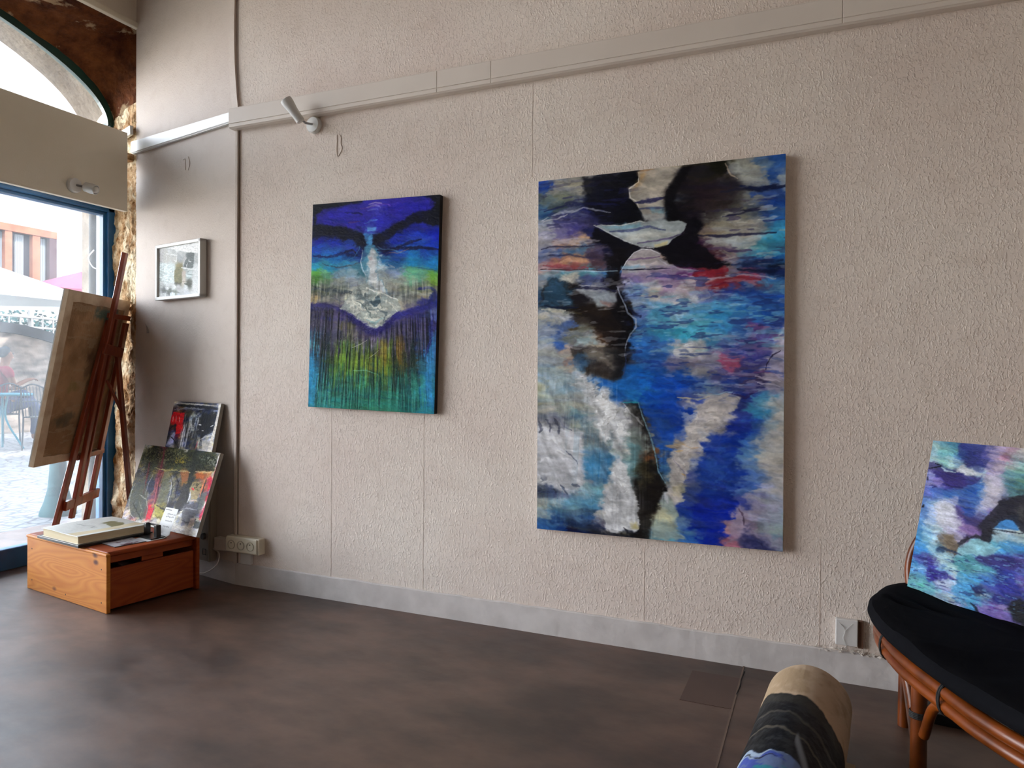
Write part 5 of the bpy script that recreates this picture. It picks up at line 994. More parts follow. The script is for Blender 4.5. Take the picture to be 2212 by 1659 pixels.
'P6':('51,42,c0c0c0 394,56,c4c8c8 647,53,e0e4e4 976,74,e8eaea 1298,67,e8eaea 51,119,b8b8b8 312,144,bcbcb8 566,137,b0b4b4 815,186,b4b8b8 1058,228,5c6464 1172,218,5c6464 1330,232,b4b8b8 51,235,bcbcbc 312,256,bcbcb8 566,277,bcbcb8 780,242,9ca0a4 944,309,b0b0b0 1140,326,5c6464 1330,344,b0b4b4 51,379,c8d0d0 312,400,ccd8d8 515,418,ccd8d8 701,460,847c54 783,463,787048 947,449,a8acac 1076,414,5c6464 1330,481,d0d4d4 36,523,d0dcdc 312,544,d0dcdc 515,558,ccd4d4 683,568,6c6c50 783,575,747458 883,582,b4a89c 1062,596,c8d4d4 1333,618,d4d8d8 36,667,d8dcdc 312,684,d8e0e0 519,698,ccd0d0 651,709,5c5c4c 783,716,646454 883,723,c0b8ac 1062,782,484c44 1301,751,d4d8d8 18,789,d4d8d8 315,811,d8dcdc 569,825,d8dcdc 719,835,bcbcbc 983,849,d4d8d8 1301,870,dcdede 18,828,b8bcbc 212,870,74787a 401,909,6c706c 587,909,98a098 819,933,c4c8c8 1301,961,d8dada 4,982,dce0e0 315,1000,b8bcbc 501,961,dce4e4 737,1021,bcc4c8 983,979,ccd0d4 1305,1053,dcdcd8',[
('p', '294,18 812,21 1376,28 1376,211 1026,168 647,88', 'eef0f0', 0.006, 0.004, 0.95),
('p', '1058,182 1234,196 1237,354 1205,477 880,446 944,330 1026,263', '5a6262', 0.008, 0.012, 0.95),
('p', '33,281 533,379 551,740 1,663', 'd4e0e0', 0.006, 0.004, 0.9),
('p', '583,495 683,428 815,435 833,747 719,758 583,712 558,607', '77724e', 0.012, 0.01, 0.9),
('l', '276,291 283,130 647,193 641,323 558,277', 0.014, 'e4e6e6', 0.9, 0.003),
('l', '1076,295 1076,347 1155,365', 0.014, 'e4e6e6', 0.95, 0.003),
('l', '1044,375 994,418 1012,491', 0.0105, 'e4e6e6', 0.95, 0.003),
('l', '190,323 173,439 158,512 287,523', 0.007, '94a4a8', 0.8, 0.004),
('l', '483,470 515,509 501,547', 0.0105, '7c8c90', 0.8, 0.005),
('l', '815,449 1062,495 1348,526', 0.014, 'e8ecec', 0.9, 0.005),
('l', '962,579 1205,625', 0.0105, '5c6c6c', 0.8, 0.008),
('l', '965,646 1076,670 1190,681', 0.0105, '7c9090', 0.8, 0.01),
('l', '980,554 1076,547', 0.0105, '4c5454', 0.8, 0.008),
('l', '651,716 1172,751 1176,807', 0.007, '5c5844', 0.8, 0.003),
('l', '915,772 1158,800', 0.0246, '484c40', 0.9, 0.008),
('l', '601,733 719,751 819,747', 0.0175, '4c4c3c', 0.8, 0.015),
('l', '126,856 315,877 551,898 751,940', 0.0246, '747c74', 0.8, 0.012),
('l', '36,656 279,684', 0.007, 'a0a8a8', 0.7, 0.004),
('l', '18,744 569,814', 0.007, 'b0b8b8', 0.7, 0.004),
('p', '416,919 594,940 587,996 419,986', 'dce8ea', 0.005, 0.003, 0.9),
('p', '36,898 272,912 265,1014 -6,1000', 'e0e4e4', 0.005, 0.003, 0.8),
]),
}
PLACE={
'P1':((-2.345, -0.03, 0.953),(0.99974, 0.0, -0.02269),(0.02269, 0.0, 0.99974),0.716,1,1.45,1.3),
'P2':((-1.119, -0.03, 0.459),(0.99999, 0.0, 0.00524),(-0.00524, 0.0, 0.99999),0.99,1.489,1.5,1.35),
'P3':((0.247, -0.363, 0.45),(0.77587, -0.63089, 0.0),(0.16329, 0.20081, 0.96593),0.65,0.487,1.35,1.3),
'P4':((-3.611, -0.0731, 0.285),(0.98211, -0.18831, 0.0),(0.05819, 0.30349, 0.95106),0.727,0.436,1.6,1),
'P5':((-3.3921, -0.0132, 0.5236),(0.98211, -0.18831, 0.0),(0.03915, 0.20419, 0.97815),0.443,0.44,1.8,1),
'P6':((-3.5352, 0.1037, 1.549),(0.98211, -0.18831, 0.0),(0.0, 0.0, 1.0),0.415,0.285,1.05,1),
}
def hexa(h): return np.array([int(h[i:i+2], 16)/255 for i in (0, 2, 4)], np.float32)
def sst(x): x = np.clip(x, 0, 1); return x*x*(3-2*x)
def sdist(X, Y, pts):
    d = np.full(X.shape, 1e9, np.float32); ins = np.zeros(X.shape, bool); n = len(pts)
    for i in range(n):
        ax, ay = pts[i]; bx, by = pts[(i+1) % n]; ex, ey = bx-ax, by-ay; L = ex*ex+ey*ey+1e-12
        t = np.clip(((X-ax)*ex+(Y-ay)*ey)/L, 0, 1); d = np.minimum(d, (X-ax-t*ex)**2+(Y-ay-t*ey)**2)
        c = ((ay > Y) != (by > Y)) & (X < (bx-ax)*(Y-ay)/(by-ay+1e-12)+ax); ins ^= c
    d = np.sqrt(d); return np.where(ins, -d, d)
def ldist(X, Y, pts):
    d = np.full(X.shape, 1e9, np.float32); T = np.zeros(X.shape, np.float32); n = len(pts)-1
    for i in range(n):
        ax, ay = pts[i]; bx, by = pts[i+1]; ex, ey = bx-ax, by-ay; L = ex*ex+ey*ey+1e-12
        t = np.clip(((X-ax)*ex+(Y-ay)*ey)/L, 0, 1); q_ = (X-ax-t*ex)**2+(Y-ay-t*ey)**2
        m_ = q_ < d; d = np.where(m_, q_, d); T = np.where(m_, (i+t)/n, T)
    return np.sqrt(d), T
SAT = {'P2': (.86, .93), 'P1': (.95, .93), 'P3': (.80, .92)}
def paint(name, nu, nv):
    pts, ops = PAINT[name]; O, h, v, W, Hh, k, ax = PLACE[name]; asp = W/Hh; sd = sum(map(ord, name))
    cp = [p.split(',') for p in pts.split()]; cx = np.array([int(p[0])/1000 for p in cp], np.float32); cy = np.array([int(p[1])/1000 for p in cp], np.float32); cc = np.array([hexa(p[2]) for p in cp])
    # coarse colour study, then sampled with a wandering brush
    gx, gy = 110, int(110/asp); X, Y = np.meshgrid(np.linspace(-.03, asp+.03, gx), np.linspace(-.03, 1.03, gy))
    num = np.zeros((gy, gx, 3), np.float32); den = np.zeros((gy, gx, 1), np.float32)
    for i in range(len(cp)):
        d2 = ((X-cx[i])/ax)**2+((Y-cy[i]))**2; w_ = (1/(d2+2e-5)**2.2)[..., None].astype(np.float32); num += w_*cc[i]; den += w_
    base = num/den
    X, Y = np.meshgrid(np.linspace(0, asp, nu, dtype=np.float32), np.linspace(0, 1, nv, dtype=np.float32))
    jx = (fbm(X*12, Y*22, 5, sd)-.5)*.05*ax + (fbm(X*60, Y*110, 3, sd+9)-.5)*.035*ax; jy = (fbm(X*14, Y*20, 5, sd+5)-.5)*.04 + (fbm(X*60, Y*110, 3, sd+11)-.5)*.02
    sx_ = np.clip((X+jx+.03)/(asp+.06), 0, .9999)*(gx-1); sy_ = np.clip((Y+jy+.03)/1.06, 0, .9999)*(gy-1)
    xi = sx_.astype(int); yi = sy_.astype(int); fx = (sx_-xi)[..., None]; fy = (sy_-yi)[..., None]; x1 = np.minimum(xi+1, gx-1); y1 = np.minimum(yi+1, gy-1)
    img = (base[yi, xi]*(1-fx)+base[yi, x1]*fx)*(1-fy)+(base[y1, xi]*(1-fx)+base[y1, x1]*fx)*fy
    relief = fbm(X*60, Y*160, 3, sd+2)*.5
    wx = fbm(X*22, Y*30, 4, sd+21)-.5; wy = fbm(X*22, Y*30, 4, sd+31)-.5; fine = fbm(X*110, Y*260, 2, sd+41)-.5
    P = lambda s: [(int(a.split(',')[0])/1000, int(a.split(',')[1])/1000) for a in s.split()]
    def put(a, col, rel=.15):
        nonlocal img, relief
        a = np.clip(a, 0, 1); var = 1+.22*(fbm(X*18, Y*70, 3, sd+51)-.5)*2
        img = img*(1-a[..., None])+np.clip(hexa(col)*var[..., None], 0, 1)*a[..., None]; relief = relief+a*rel*(fine+.5)
    for o in ops:
        if o[0] == 's':
            _, th, amp, fa, fb = o; A = X*cos(th)+Y*sin(th); Bc = -X*sin(th)+Y*cos(th)
            A = A+wx*.03; Bc = Bc+wy*.03
            n_ = fbm(A*fa*2.2, Bc*fb*1.5, 5, sd+61)-.5; img = np.clip(img*(1+n_[..., None]*2*amp*2), 0, 1)
            n2 = fbm(A*fa, Bc*fb*2, 3, sd+71)-.5; img = np.clip(img+np.stack([n2, n2*.7, -n2*.4], -1)*.18*amp/.15, 0, 1); relief = relief+n_*.6
        elif o[0] == 'p':
            _, ps, col, fe, wo, al = o; d = sdist(X+wx*wo*2, Y+wy*wo*2, P(ps))+fine*wo*.5; d = d+(fbm(X*70, Y*80, 3, sd+91)-.5)*wo*1.6; put(al*sst(.5-d/max(fe, .0015)), col)
        elif o[0] == 'l':
            _, ps, wd, col, al, wo = o; d, T = ldist(X+wx*wo*2, Y+wy*wo*2, P(ps)); w_ = wd*.8*(.35+.65*np.sin(np.clip(T, 0, 1)*pi*.9+.15))*(1+.8*fine)
            put(al*sst(1.1-(d-w_*.4)/(w_*.9+1e-4))*np.clip(.65+1.4*(fine+.35), 0, 1), col, .3)
        elif o[0] == 'r':
            _, ps, col, al = o; d = sdist(X+wx*.05, Y+wy*.05, P(ps)); n_ = fbm(X*45, Y*60, 4, sd+len(ps)); put(al*sst(.5-d/.03)*sst((n_-.50)*9+.4), col, .9)
        elif o[0] == 'k':
            _, ps, col, al = o; d = sdist(X, Y, P(ps)); n_ = fbm(X*24, Y*110, 3, sd+len(ps)+int(col[:2], 16)); put(al*sst(.5-d/.06)*sst((n_-.66)*12+.4), col, .2)
        elif o[0] == 'v':
            _, ps, col, al, fr = o; d = sdist(X+wx*.06, Y+wy*.08, P(ps)); cxm = asp/2
            Xf = X+(X-cxm)*(1-Y)*.25; n_ = fbm(Xf*fr/asp, Y*5, 3, sd+int(fr)+int(col[2:4], 16)); put(al*sst(.5-d/.09)*sst((n_-.52)*9+.4), col, .5)
        elif o[0] == 't':
            _, ps, th, amp, fa, fb = o; d = sdist(X+wx*.08, Y+wy*.08, P(ps)); A = X*cos(th)+Y*sin(th); Bc = -X*sin(th)+Y*cos(th)
            n_ = fbm(Bc*fa, A*fb, 4, sd+81)-.5; img = np.clip(img*(1+n_[..., None]*4*amp*sst(.5-d/.1)[..., None]), 0, 1)
    br = (fbm((X*cos(.35)+Y*sin(.35))*26+wx*3, (Y*cos(.35)-X*sin(.35))*120+wy*6, 4, sd+95)-.5)*.30+(fbm(X*120, Y*150, 2, sd+97)-.5)*.14
    img = np.clip(img*(1+br[..., None]), 0, 1); relief = relief+br*1.2
    if name in SAT:
        g_ = img.mean(-1, keepdims=True); img = np.clip((g_+(img-g_)*SAT[name][0])*SAT[name][1], 0, 1)
    l = np.where(img <= .04045, img/12.92, ((img+.055)/1.055)**2.4)*k
    return np.clip(l, 0, .9), relief
def paint_mat(name, rough=.5):
    m = bpy.data.materials.new(name); m.use_nodes = True; t = m.node_tree; b = t.nodes['Principled BSDF']
    a = N(t, 'Attribute', attribute_name='pigment'); t.links.new(a.outputs['Color'], b.inputs['Base Color'])
    b.inputs['Roughness'].default_value = rough; b.inputs['Specular IOR Level'].default_value = .08
    a2 = N(t, 'Attribute', attribute_name='relief'); bp = N(t, 'Bump'); bp.inputs['Strength'].default_value = .8; bp.inputs['Distance'].default_value = .0035
    t.links.new(a2.outputs['Fac'], bp.inputs['Height']); t.links.new(bp.outputs[0], b.inputs['Normal']); return m
m_paint = paint_mat('oil_paint')
def paint_mesh(name, pos, col, rel, mat, parent):
    """pos (nv,nu,3) world; builds a coloured sheet"""
    nv, nu = pos.shape[:2]; off = np.array(wloc(parent)); me = bpy.data.meshes.new(name)
    idx = np.arange(nu*nv).reshape(nv, nu); f = np.stack([idx[1:, :-1], idx[1:, 1:], idx[:-1, 1:], idx[:-1, :-1]], -1).reshape(-1, 4)
    me.vertices.add(nu*nv); me.vertices.foreach_set('co', (pos.reshape(-1, 3)-off).astype(np.float32).ravel())
    me.loops.add(f.size); me.loops.foreach_set('vertex_index', f.ravel().astype(np.int32)); me.polygons.add(len(f)); me.polygons.foreach_set('loop_start', np.arange(0, f.size, 4, dtype=np.int32))
    me.update(); me.validate()
    at = me.color_attributes.new('pigment', 'FLOAT_COLOR', 'POINT'); at.data.foreach_set('color', np.concatenate([col.reshape(-1, 3), np.ones((nu*nv, 1))], 1).astype(np.float32).ravel())
    a2 = me.attributes.new('relief', 'FLOAT', 'POINT'); a2.data.foreach_set('value', rel.astype(np.float32).ravel())
    me.materials.append(mat); o = bpy.data.objects.new(name, me); link(o, parent); return o
def painting(key, nu, nv, th, label, cat, edge, obj='painting', extra=None):
    O, h, v, W, Hh, k, ax = PLACE[key]; O, h, v = Vector(O), Vector(h), Vector(v); n = h.cross(v)*-1   # away from viewer
    if n.y < 0: n = -n
    t = thing(obj, label, cat, tuple(O+h*W/2))
    col, rel = paint(key, nu, nv)
    U, V = np.meshgrid(np.linspace(0, W, nu), np.linspace(Hh, 0, nv)); pos = np.array(O)+U[..., None]*np.array(h)+V[..., None]*np.array(v)
    paint_mesh('painted_face', pos, col, rel, m_paint, t)
    b = B(); Mx = frame(O, h, v, h.cross(v)); s = 1 if h.cross(v).dot(n) > 0 else -1
    z0, z1 = sorted((s*.0012, s*th)); box(b, (0, 0, z0), (W, Hh, z1), Mx, bev=.0015, seg=1); mk('canvas_edge', b, edge, t)
    return t, O, h, v, n, W, Hh
painting('P1', 360, 503, .029, 'unframed painting of a pale rock above green reeds and deep blue on the main wall', 'painting', m_edgeb)
painting('P2', 470, 707, .029, 'large unframed blue and white abstract painting with dark silhouettes, on the main wall', 'painting', m_edgew)
painting('P3', 300, 225, .018, 'blue and violet painting with a dark arch, propped on the cane chair', 'painting', m_edgeb)
painting('P4', 320, 192, .022, 'white-edged expressive street scene canvas leaning on the pine chest', 'painting', m_edgeg)
painting('P5', 200, 199, .022, 'small dark canvas with a red patch leaning on the panel behind the street scene', 'painting', m_edgeg)
# framed print on the corner panel
t6, O, h, v, n, W, Hh = painting('P6', 200, 138, .008, 'small silver-framed grey and olive collage print on the corner panel by the window', 'framed print', m_edgew, 'framed_print')
fm = B(); fwd = .016
Mx = frame(O, h, v, n)
for lo_, hi_ in (((-fwd, -fwd), (W+fwd, .002)), ((-fwd, Hh-.002), (W+fwd, Hh+fwd)), ((-fwd, -fwd), (.002, Hh+fwd)), ((W-.002, -fwd), (W+fwd, Hh+fwd))):
    box(fm, (lo_[0], lo_[1], -.012), (hi_[0], hi_[1], .028), Mx, bev=.002)
mk('frame', fm, M('silver_frame_paint', 'c9c8c4', rough=.4), t6)

# ---------------------------------------------------------------- pine chest
th = radians(-8.5); e1 = Vector((cos(th), sin(th), 0)); e2 = Vector((-sin(th), cos(th), 0)); Bc = Vector((-3.015, -.615, 0)); A0 = Bc-e1*.744
Mx = frame(A0, e1, e2, (0, 0, 1)); Wd, Dp, Ht = .744, .478, .275
ch = thing('pine_chest', 'low orange pine chest with a slotted drawer on the floor by the window', 'chest', tuple(A0+e1*.37+e2*.24))
b = B(); box(b, (0, 0, 0), (Wd, .019, Ht-.004), Mx, bev=.003); mk('side_panel', b, m_pine, ch)
b = B(); box(b, (0, Dp-.019, 0), (Wd, Dp, Ht-.004), Mx, bev=.003); mk('side_panel', b, m_pined, ch)
b = B(); box(b, (0, .019, .02), (.015, Dp-.019, Ht-.02), Mx, bev=.001); mk('back_panel', b, m_pined, ch)
b = B(); box(b, (-.002, .010, Ht-.018), (Wd-.012, Dp-.012, Ht+.006), Mx, bev=.007, seg=3); mk('top', b, m_pined, ch)
b = B(); box(b, (-.004, -.004, Ht-.012), (Wd+.004, .016, Ht+.002), Mx, bev=.005, seg=3); mk('moulding', b, m_pine, ch)
b = B(); box(b, (Wd-.045, .019, Ht-.05), (Wd-.03, Dp-.019, Ht-.018), Mx, bev=.001); mk('rail', b, m_pined, ch)
b = B(); box(b, (Wd-.034, .022, .012), (Wd-.018, Dp-.022, .200), Mx, bev=.002); dr = mk('drawer', b, m_pined, ch)
b = B(); box(b, (.03, .03, .02), (Wd-.034, Dp-.03, .03), Mx); box(b, (.03, .03, .02), (.04, Dp-.03, .18), Mx); mk('drawer_bottom', b, m_pined, dr)
b = B(); box(b, (Wd-.05, .19, .200), (Wd-.038, .30, .228), Mx, bev=.002); mk('catch', b, m_pined, dr)
for y, z in ((.03, .06), (.03, .22)):
    pass
m_iron = M('dark_iron', '2a1a10', rough=.6)
for a, z in ((.05, .21), (.70, .045), (.70, .20), (.05, .05), (.38, .03)):
    b = B(); lathe(b, [(.004, 0), (.003, .0008), (.0001, .001)], Mx @ frame((a, 0, z), (1, 0, 0), (0, 0, 1), (0, -1, 0)), n=10, cap=False)
    mk('nail_head', b, m_iron, ch)

zt = Ht+.006
# drawing board, book, cards
Mb = frame(Vector((-3.385, -.395, zt)), Matrix.Rotation(radians(-8.5), 3, 'Z') @ Vector((1, 0, 0)), Matrix.Rotation(radians(-8.5), 3, 'Z') @ Vector((0, 1, 0)), (0, 0, 1))
b = B(); box(b, (-.195, -.185, 0), (.195, .185, .0135), Mb, bev=.002); tag(mk('drawing_board', b, m_black), 'flat black board lying under the thick art book on the pine chest', 'board')
bk = thing('art_book', 'thick art book with a pale illustrated cover lying on the black board', 'book', (-3.385, -.395, zt+.013))
b = B(); box(b, (-.165, -.17, .0135), (.165, .17, .050), Mb, bev=.002); mk('pages', b, M('page_edges', 'cdbb98', 'd9caa9', rough=.8, scale=3, stretch=(1, 1, 90)), bk)
def cover(u, v): x = -.172+.344*u; y = -.176+.352*v; return Mb @ Vector((x, y, .0515+.006*(1-u)**2*sin(v*3)+.002*sin(u*6)))
nu, nv = 90, 90; pos = np.array([[list(cover(i/(nu-1), 1-j/(nv-1))) for i in range(nu)] for j in range(nv)])
Xc, Yc = np.meshgrid(np.linspace(0, 1, nu), np.linspace(0, 1, nv)); col = np.ones((nv, nu, 3))*np.array([.74, .73, .69])
mkk = sst(.5-sdist(Xc+(fbm(Xc*14, Yc*14, 4, 4)-.5)*.2, Yc+(fbm(Xc*14, Yc*14, 4, 8)-.5)*.1, [(.35, .22), (.62, .12), (.95, .36), (.9, .46), (.6, .36), (.42, .36)])/.03)
col = col*(1-mkk[..., None]*.9)+np.array([.22, .19, .07])*mkk[..., None]*.9
d_, T_ = ldist(Xc, Yc, [(.2, .62), (.4, .60), (.52, .52), (.56, .60), (.6, .54)]); a_ = sst(1-d_/.012)[..., None]*.8; col = col*(1-a_)+.08*a_
cv = paint_mesh('cover', pos, col, fbm(Xc*9, Yc*9), m_paint, bk); s_ = cv.modifiers.new('solid', 'SOLIDIFY'); s_.thickness = .0018
b = B(); box(b, (-.172, -.176, .0130), (.172, .176, .0140), Mb); mk('back_cover', b, m_paper, bk)
st = thing('card_stand', 'small black card holder standing beside the art book', 'stand', (-3.09, -.30, zt+.001))
Ms = frame(Vector((-3.11, -.295, zt+.0015)), Vector((.97, -.2, 0)), Vector((.2, .97, 0)), (0, 0, 1))
b = B(); box(b, (-.07, -.04, 0), (.07, .04, .007), Ms, bev=.001); mk('base', b, m_black, st)
for x in (-.052, .046):
    b = B(); box(b, (x-.012, -.006, .007), (x+.012, .018, .066), Ms, bev=.002); mk('upright', b, m_black, st)
b = B(); box(b, (-.06, .012, .056), (.055, .017, .066), Ms, bev=.001); mk('crossbar', b, m_black, st)
# flat leaflet
def flat_card(name, Mx, w_, h_, th_, fn, label, cat, nu=60, nv=60, edge=None):
    t = thing(name, label, cat, tuple(Mx.translation)); b = B(); box(b, (-w_/2, -h_/2, 0), (w_/2, h_/2, th_), Mx); mk('card', b, edge or m_paper, t)
    X, Y = np.meshgrid(np.linspace(0, 1, nu), np.linspace(0, 1, nv)); pos = np.array([[list(Mx @ Vector((-w_/2+w_*x, h_/2-h_*y, th_+.0004))) for x in np.linspace(0, 1, nu)] for y in np.linspace(0, 1, nv)])
    paint_mesh('printed_face', pos, fn(X, Y), fbm(X*9, Y*9), m_paint, t); return t
def leaf(X, Y):
    c = np.ones(X.shape+(3,))*np.array([.45, .42, .44]); a = sst((fbm(X*9, Y*6, 4, 6)-.52)*10)[..., None]*sst(.5-(np.abs(Y-.5)-.3)/.1)[..., None]; return c*(1-a)+np.array([.12, .04, .05])*a
flat_card('leaflet', frame(Vector((-3.135, -.435, zt+.0005)), (.75, -.15, 0), (.15, .75, 0), (0, 0, 1)), .14, .15, .003, leaf, 'small glossy leaflet lying on the pine chest in front of the book', 'leaflet', edge=M('dark_card_edge', '3c3034', rough=.6))
# curled white note standing against the street canvas
nt_ = thing('handwritten_note', 'curled white handwritten note propped against the street scene canvas', 'note', (-3.09, -.25, zt))
nu, nv = 90, 110; Un, Vn = np.meshgrid(np.linspace(0, 1, nu), np.linspace(0, 1, nv))
def notep(u, v):   # v 0 top -> 1 bottom front
    s = 1-v; xx = -.055+.115*u
    yy = .055*s**1.3-.10*max(0, .28-s)/.28 ; zz = .125*max(0, s-.22)/.78+.012*s
    O_ = Vector((-3.085, -.262, zt+.001)); return O_+Vector((.98, -.19, 0))*(xx+.01*s)+Vector((.19, .98, 0))*(yy)+Vector((0, 0, zz))
pos = np.array([[list(notep(u, v)) for u in np.linspace(0, 1, nu)] for v in np.linspace(0, 1, nv)])
col = np.ones((nv, nu, 3))*.74
def ink(y, x0, x1, th_, dark=.15, wav=0):
    global col
    w_ = .35+.65*(vnoise(Un*60, Vn*3+y*90, 4) > .38) if wav else 1
    a = ((np.abs(Vn-y-wav*(vnoise(Un*40, Un*0+y*50, 7)-.5)) < th_) & (Un > x0) & (Un < x1))*w_; a = a[..., None]*(1 if not wav else .75); col = col*(1-a)+dark*a
ink(.06, .04, .55, .010); ink(.76, .18, .72, .010)
for y, x0, x1 in ((.17, .3, .95), (.24, .28, .88), (.36, .32, .86), (.52, .3, .78)): ink(y, x0, x1, .016, .12, .03)
pm = paint_mesh('paper', pos, col, fbm(Un*4, Vn*4), m_paint, nt_); s_ = pm.modifiers.new('solid', 'SOLIDIFY'); s_.thickness = .0006

# ---------------------------------------------------------------- easel with canvas seen from behind
az, ln = radians(25), radians(11); eh = Vector((-sin(az), cos(az), 0)); enb = Vector((cos(az), sin(az), 0)); ev = Vector((enb.x*sin(ln), enb.y*sin(ln), cos(ln))); en = Vector((enb.x*cos(ln), enb.y*cos(ln), -sin(ln)))
E0 = Vector((-4.019, -.241, 0))
def EP(a, c_, d=0): return E0+eh*a+ev*c_+en*d
es = thing('easel', 'dark mahogany studio easel standing by the window holding a large canvas', 'easel', tuple(E0+eh*.18))
zf = .004
def leg_at(p, q):  # extend to floor
    p, q = Vector(p), Vector(q); d = (q-p).normalized(); return p-d*((p.z-zf)/d.z)
for a0, a1 in ((.004, .138), (.324, .331)):
    p = EP(a0, .24, .012); q = EP(a1, 1.445, .012); b = B(); beam(b, leg_at(p, q), q, .040, .022, eh); mk('leg', b, m_easel, es)
b = B(); beam(b, EP(.114, .28, .034), EP(.121, 1.85, .034), .034, .024, eh); mk('mast', b, m_easel, es)
b = B(); beam(b, EP(.16, .40, .034), EP(.168, 1.46, .034), .014, .022, eh); mk('mast_guide', b, m_easel, es)
b = B(); beam(b, EP(.02, .366, .034), EP(.355, .392, .034), .055, .02, ev); mk('lower_shelf', b, m_easel, es)
b = B(); beam(b, EP(.06, 1.285, .055), EP(.27, 1.265, .055), .06, .016, ev); mk('crossbar', b, m_easel, es)
b = B(); beam(b, EP(.08, .635, .008), EP(.36, .65, .008), .03, .03, ev); mk('canvas_ledge', b, m_easel, es)
b = B(); beam(b, EP(.10, 1.475, .02), EP(.345, 1.475, .02), .03, .016, ev); mk('top_clamp', b, m_easel, es)
rf = Vector(E0+eh*.18+enb*.42); rf.z = zf
b = B(); beam(b, rf, EP(.24, 1.27, .04), .034, .022, eh); mk('rear_leg', b, m_easel, es)
b = B(); beam(b, EP(.17, 1.10, .05), rf*.30+EP(.24, 1.27, .04)*.70, .02, .012, eh); mk('strut', b, m_easel, es)
# canvas
ec = thing('stretched_canvas', 'large stretched canvas seen from its stained brown back, on the easel', 'painting', tuple(EP(.04, .60, -.02)))
cw0, cw1, cz0, cz1 = -.262, .385, .618, 1.578
dd = .0
Mc = frame(EP(0, 0, -.012), eh, ev, en)
b = B(); box(b, (cw0, cz0, -.028), (cw1, cz1, -.022), Mc); mk('front_canvas', b, m_edgew, ec)
bars = [((cw0, cz0), (cw1, cz0+.045)), ((cw0, cz1-.06), (cw1, cz1)), ((cw0, cz0), (cw0+.06, cz1)), ((cw1-.05, cz0), (cw1, cz1))]
m_raw = M('raw_canvas_fold', 'b09478', 'ccb498', rough=.9, scale=9, bump=.3, bscale=30)
for (x0, y0), (x1, y1) in bars:
    b = B(); vert = (y1-y0) > (x1-x0); nseg = 26
    # folded cloth over a stretcher bar: wavy inner edge
    def fb(u, v):
        a = x0+(x1-x0)*u; c_ = y0+(y1-y0)*v
        return Mc @ Vector((a, c_, 0))
    prof = []
    for i in range(nseg+1):
        s = i/nseg; wv = .010*nz(s*9, x0*5+y0, 14)*2
        if vert: c_ = y0+(y1-y0)*s; inner = (x1 if x0 == cw0 else x0)+(wv if x0 == cw0 else -wv); outer = x0 if x0 == cw0 else x1; prof.append([Mc @ Vector((outer, c_, -.022)), Mc @ Vector((outer, c_, 0)), Mc @ Vector((inner, c_, .001)), Mc @ Vector((inner, c_, -.006))])
        else: a = x0+(x1-x0)*s; inner = (y1 if y0 == cz0 else y0)+(wv if y0 == cz0 else -wv); outer = y0 if y0 == cz0 else y1; prof.append([Mc @ Vector((a, outer, -.022)), Mc @ Vector((a, outer, 0)), Mc @ Vector((a, inner, .001)), Mc @ Vector((a, inner, -.006))])
    V_ = [[b.verts.new(p) for p in r_] for r_ in prof]
    for r1_, r2_ in zip(V_, V_[1:]):
        for k in range(3): b.faces.new((r1_[k], r1_[k+1], r2_[k+1], r2_[k]))
    mk('stretcher_bar', b, m_raw, ec)
nu, nv = 150, 220; U, V = np.meshgrid(np.linspace(0, 1, nu), np.linspace(0, 1, nv))
wr = fbm(U*3, V*5, 4, 3)*.006+.004*np.abs(fbm(U*5+V*2, V*3, 3, 8)-.5)
pos = np.array([[list(Mc @ Vector((cw0+.03+(cw1-cw0-.06)*u, cz1-.03-(cz1-cz0-.06)*v_, -.009))) for u in np.linspace(0, 1, nu)] for v_ in np.linspace(0, 1, nv)])+wr[..., None]*np.array(en)
c0 = np.array(lin('b08a66')); c1 = np.array(lin('8c6a4c')); f_ = sst((fbm(U*4, V*6, 5, 2)-.35)*3)[..., None]; col = c0*(1-f_)+c1*f_
def stain(cx_, cy_, rx, ry, hx, al, s):
    global col
    d = np.sqrt(((U-cx_)/rx)**2+((V-cy_)/ry)**2)+(fbm(U*18, V*22, 4, s)-.5)*1.6; a = (al*sst(1.3-d))[..., None]; col = col*(1-a)+np.array(lin(hx))*a
stain(.62, .09, .2, .06, '4c6c66', .85, 11); stain(.8, .08, .15, .05, '3c5a5c', .7, 12); stain(.35, .55, .1, .05, '7c7440', .5, 13); stain(.55, .42, .12, .1, '4a3530', .6, 15); stain(.3, .76, .2, .05, '4a4c40', .7, 16); stain(.62, .6, .06, .05, '403040', .6, 17)
ln_ = (fbm(U*6, V*40, 3, 19) > .66)[..., None]*.35; col = col*(1-ln_)+np.array(lin('b09a7c'))*ln_
paint_mesh('back_cloth', pos, col, fbm(U*60, V*90), m_paint, ec)

# ---------------------------------------------------------------- cane chair with cushion
hh = Vector((.776, -.631, 0)).normalized(); nb = Vector((.631, .776, 0)).normalized()
cr = thing('cane_chair', 'wide orange-brown cane chair frame at the right with a dark seat', 'chair', (.55, -.7, 0))
out = [(.36, -.20), (.24, -.29), (.175, -.43), (.160, -.60), (.182, -.76), (.215, -.88), (.262, -1.0), (.315, -1.13), (.40, -1.26), (.53, -1.36), (.72, -1.40), (.92, -1.36), (1.10, -1.24), (1.20, -1.08), (1.2, -.92), (1.1, -.78)]
rail = lambda z, k=1.0: spline([(.55+(x-.55)*k, -.75+(y+.75)*k, z) for x, y in out], 6)
b = B(); tube(b, rail(.402), .016, 12); mk('seat_rail', b, m_rattan, cr, smooth=True)
b = B(); tube(b, rail(.371, 1.0), .015, 12); mk('seat_rail', b, m_rattan, cr, smooth=True)
b = B(); tube(b, [(.36, -.2, .39), (1.1, -.78, .39)], .015, 10); mk('back_rail', b, m_rattan, cr, smooth=True)
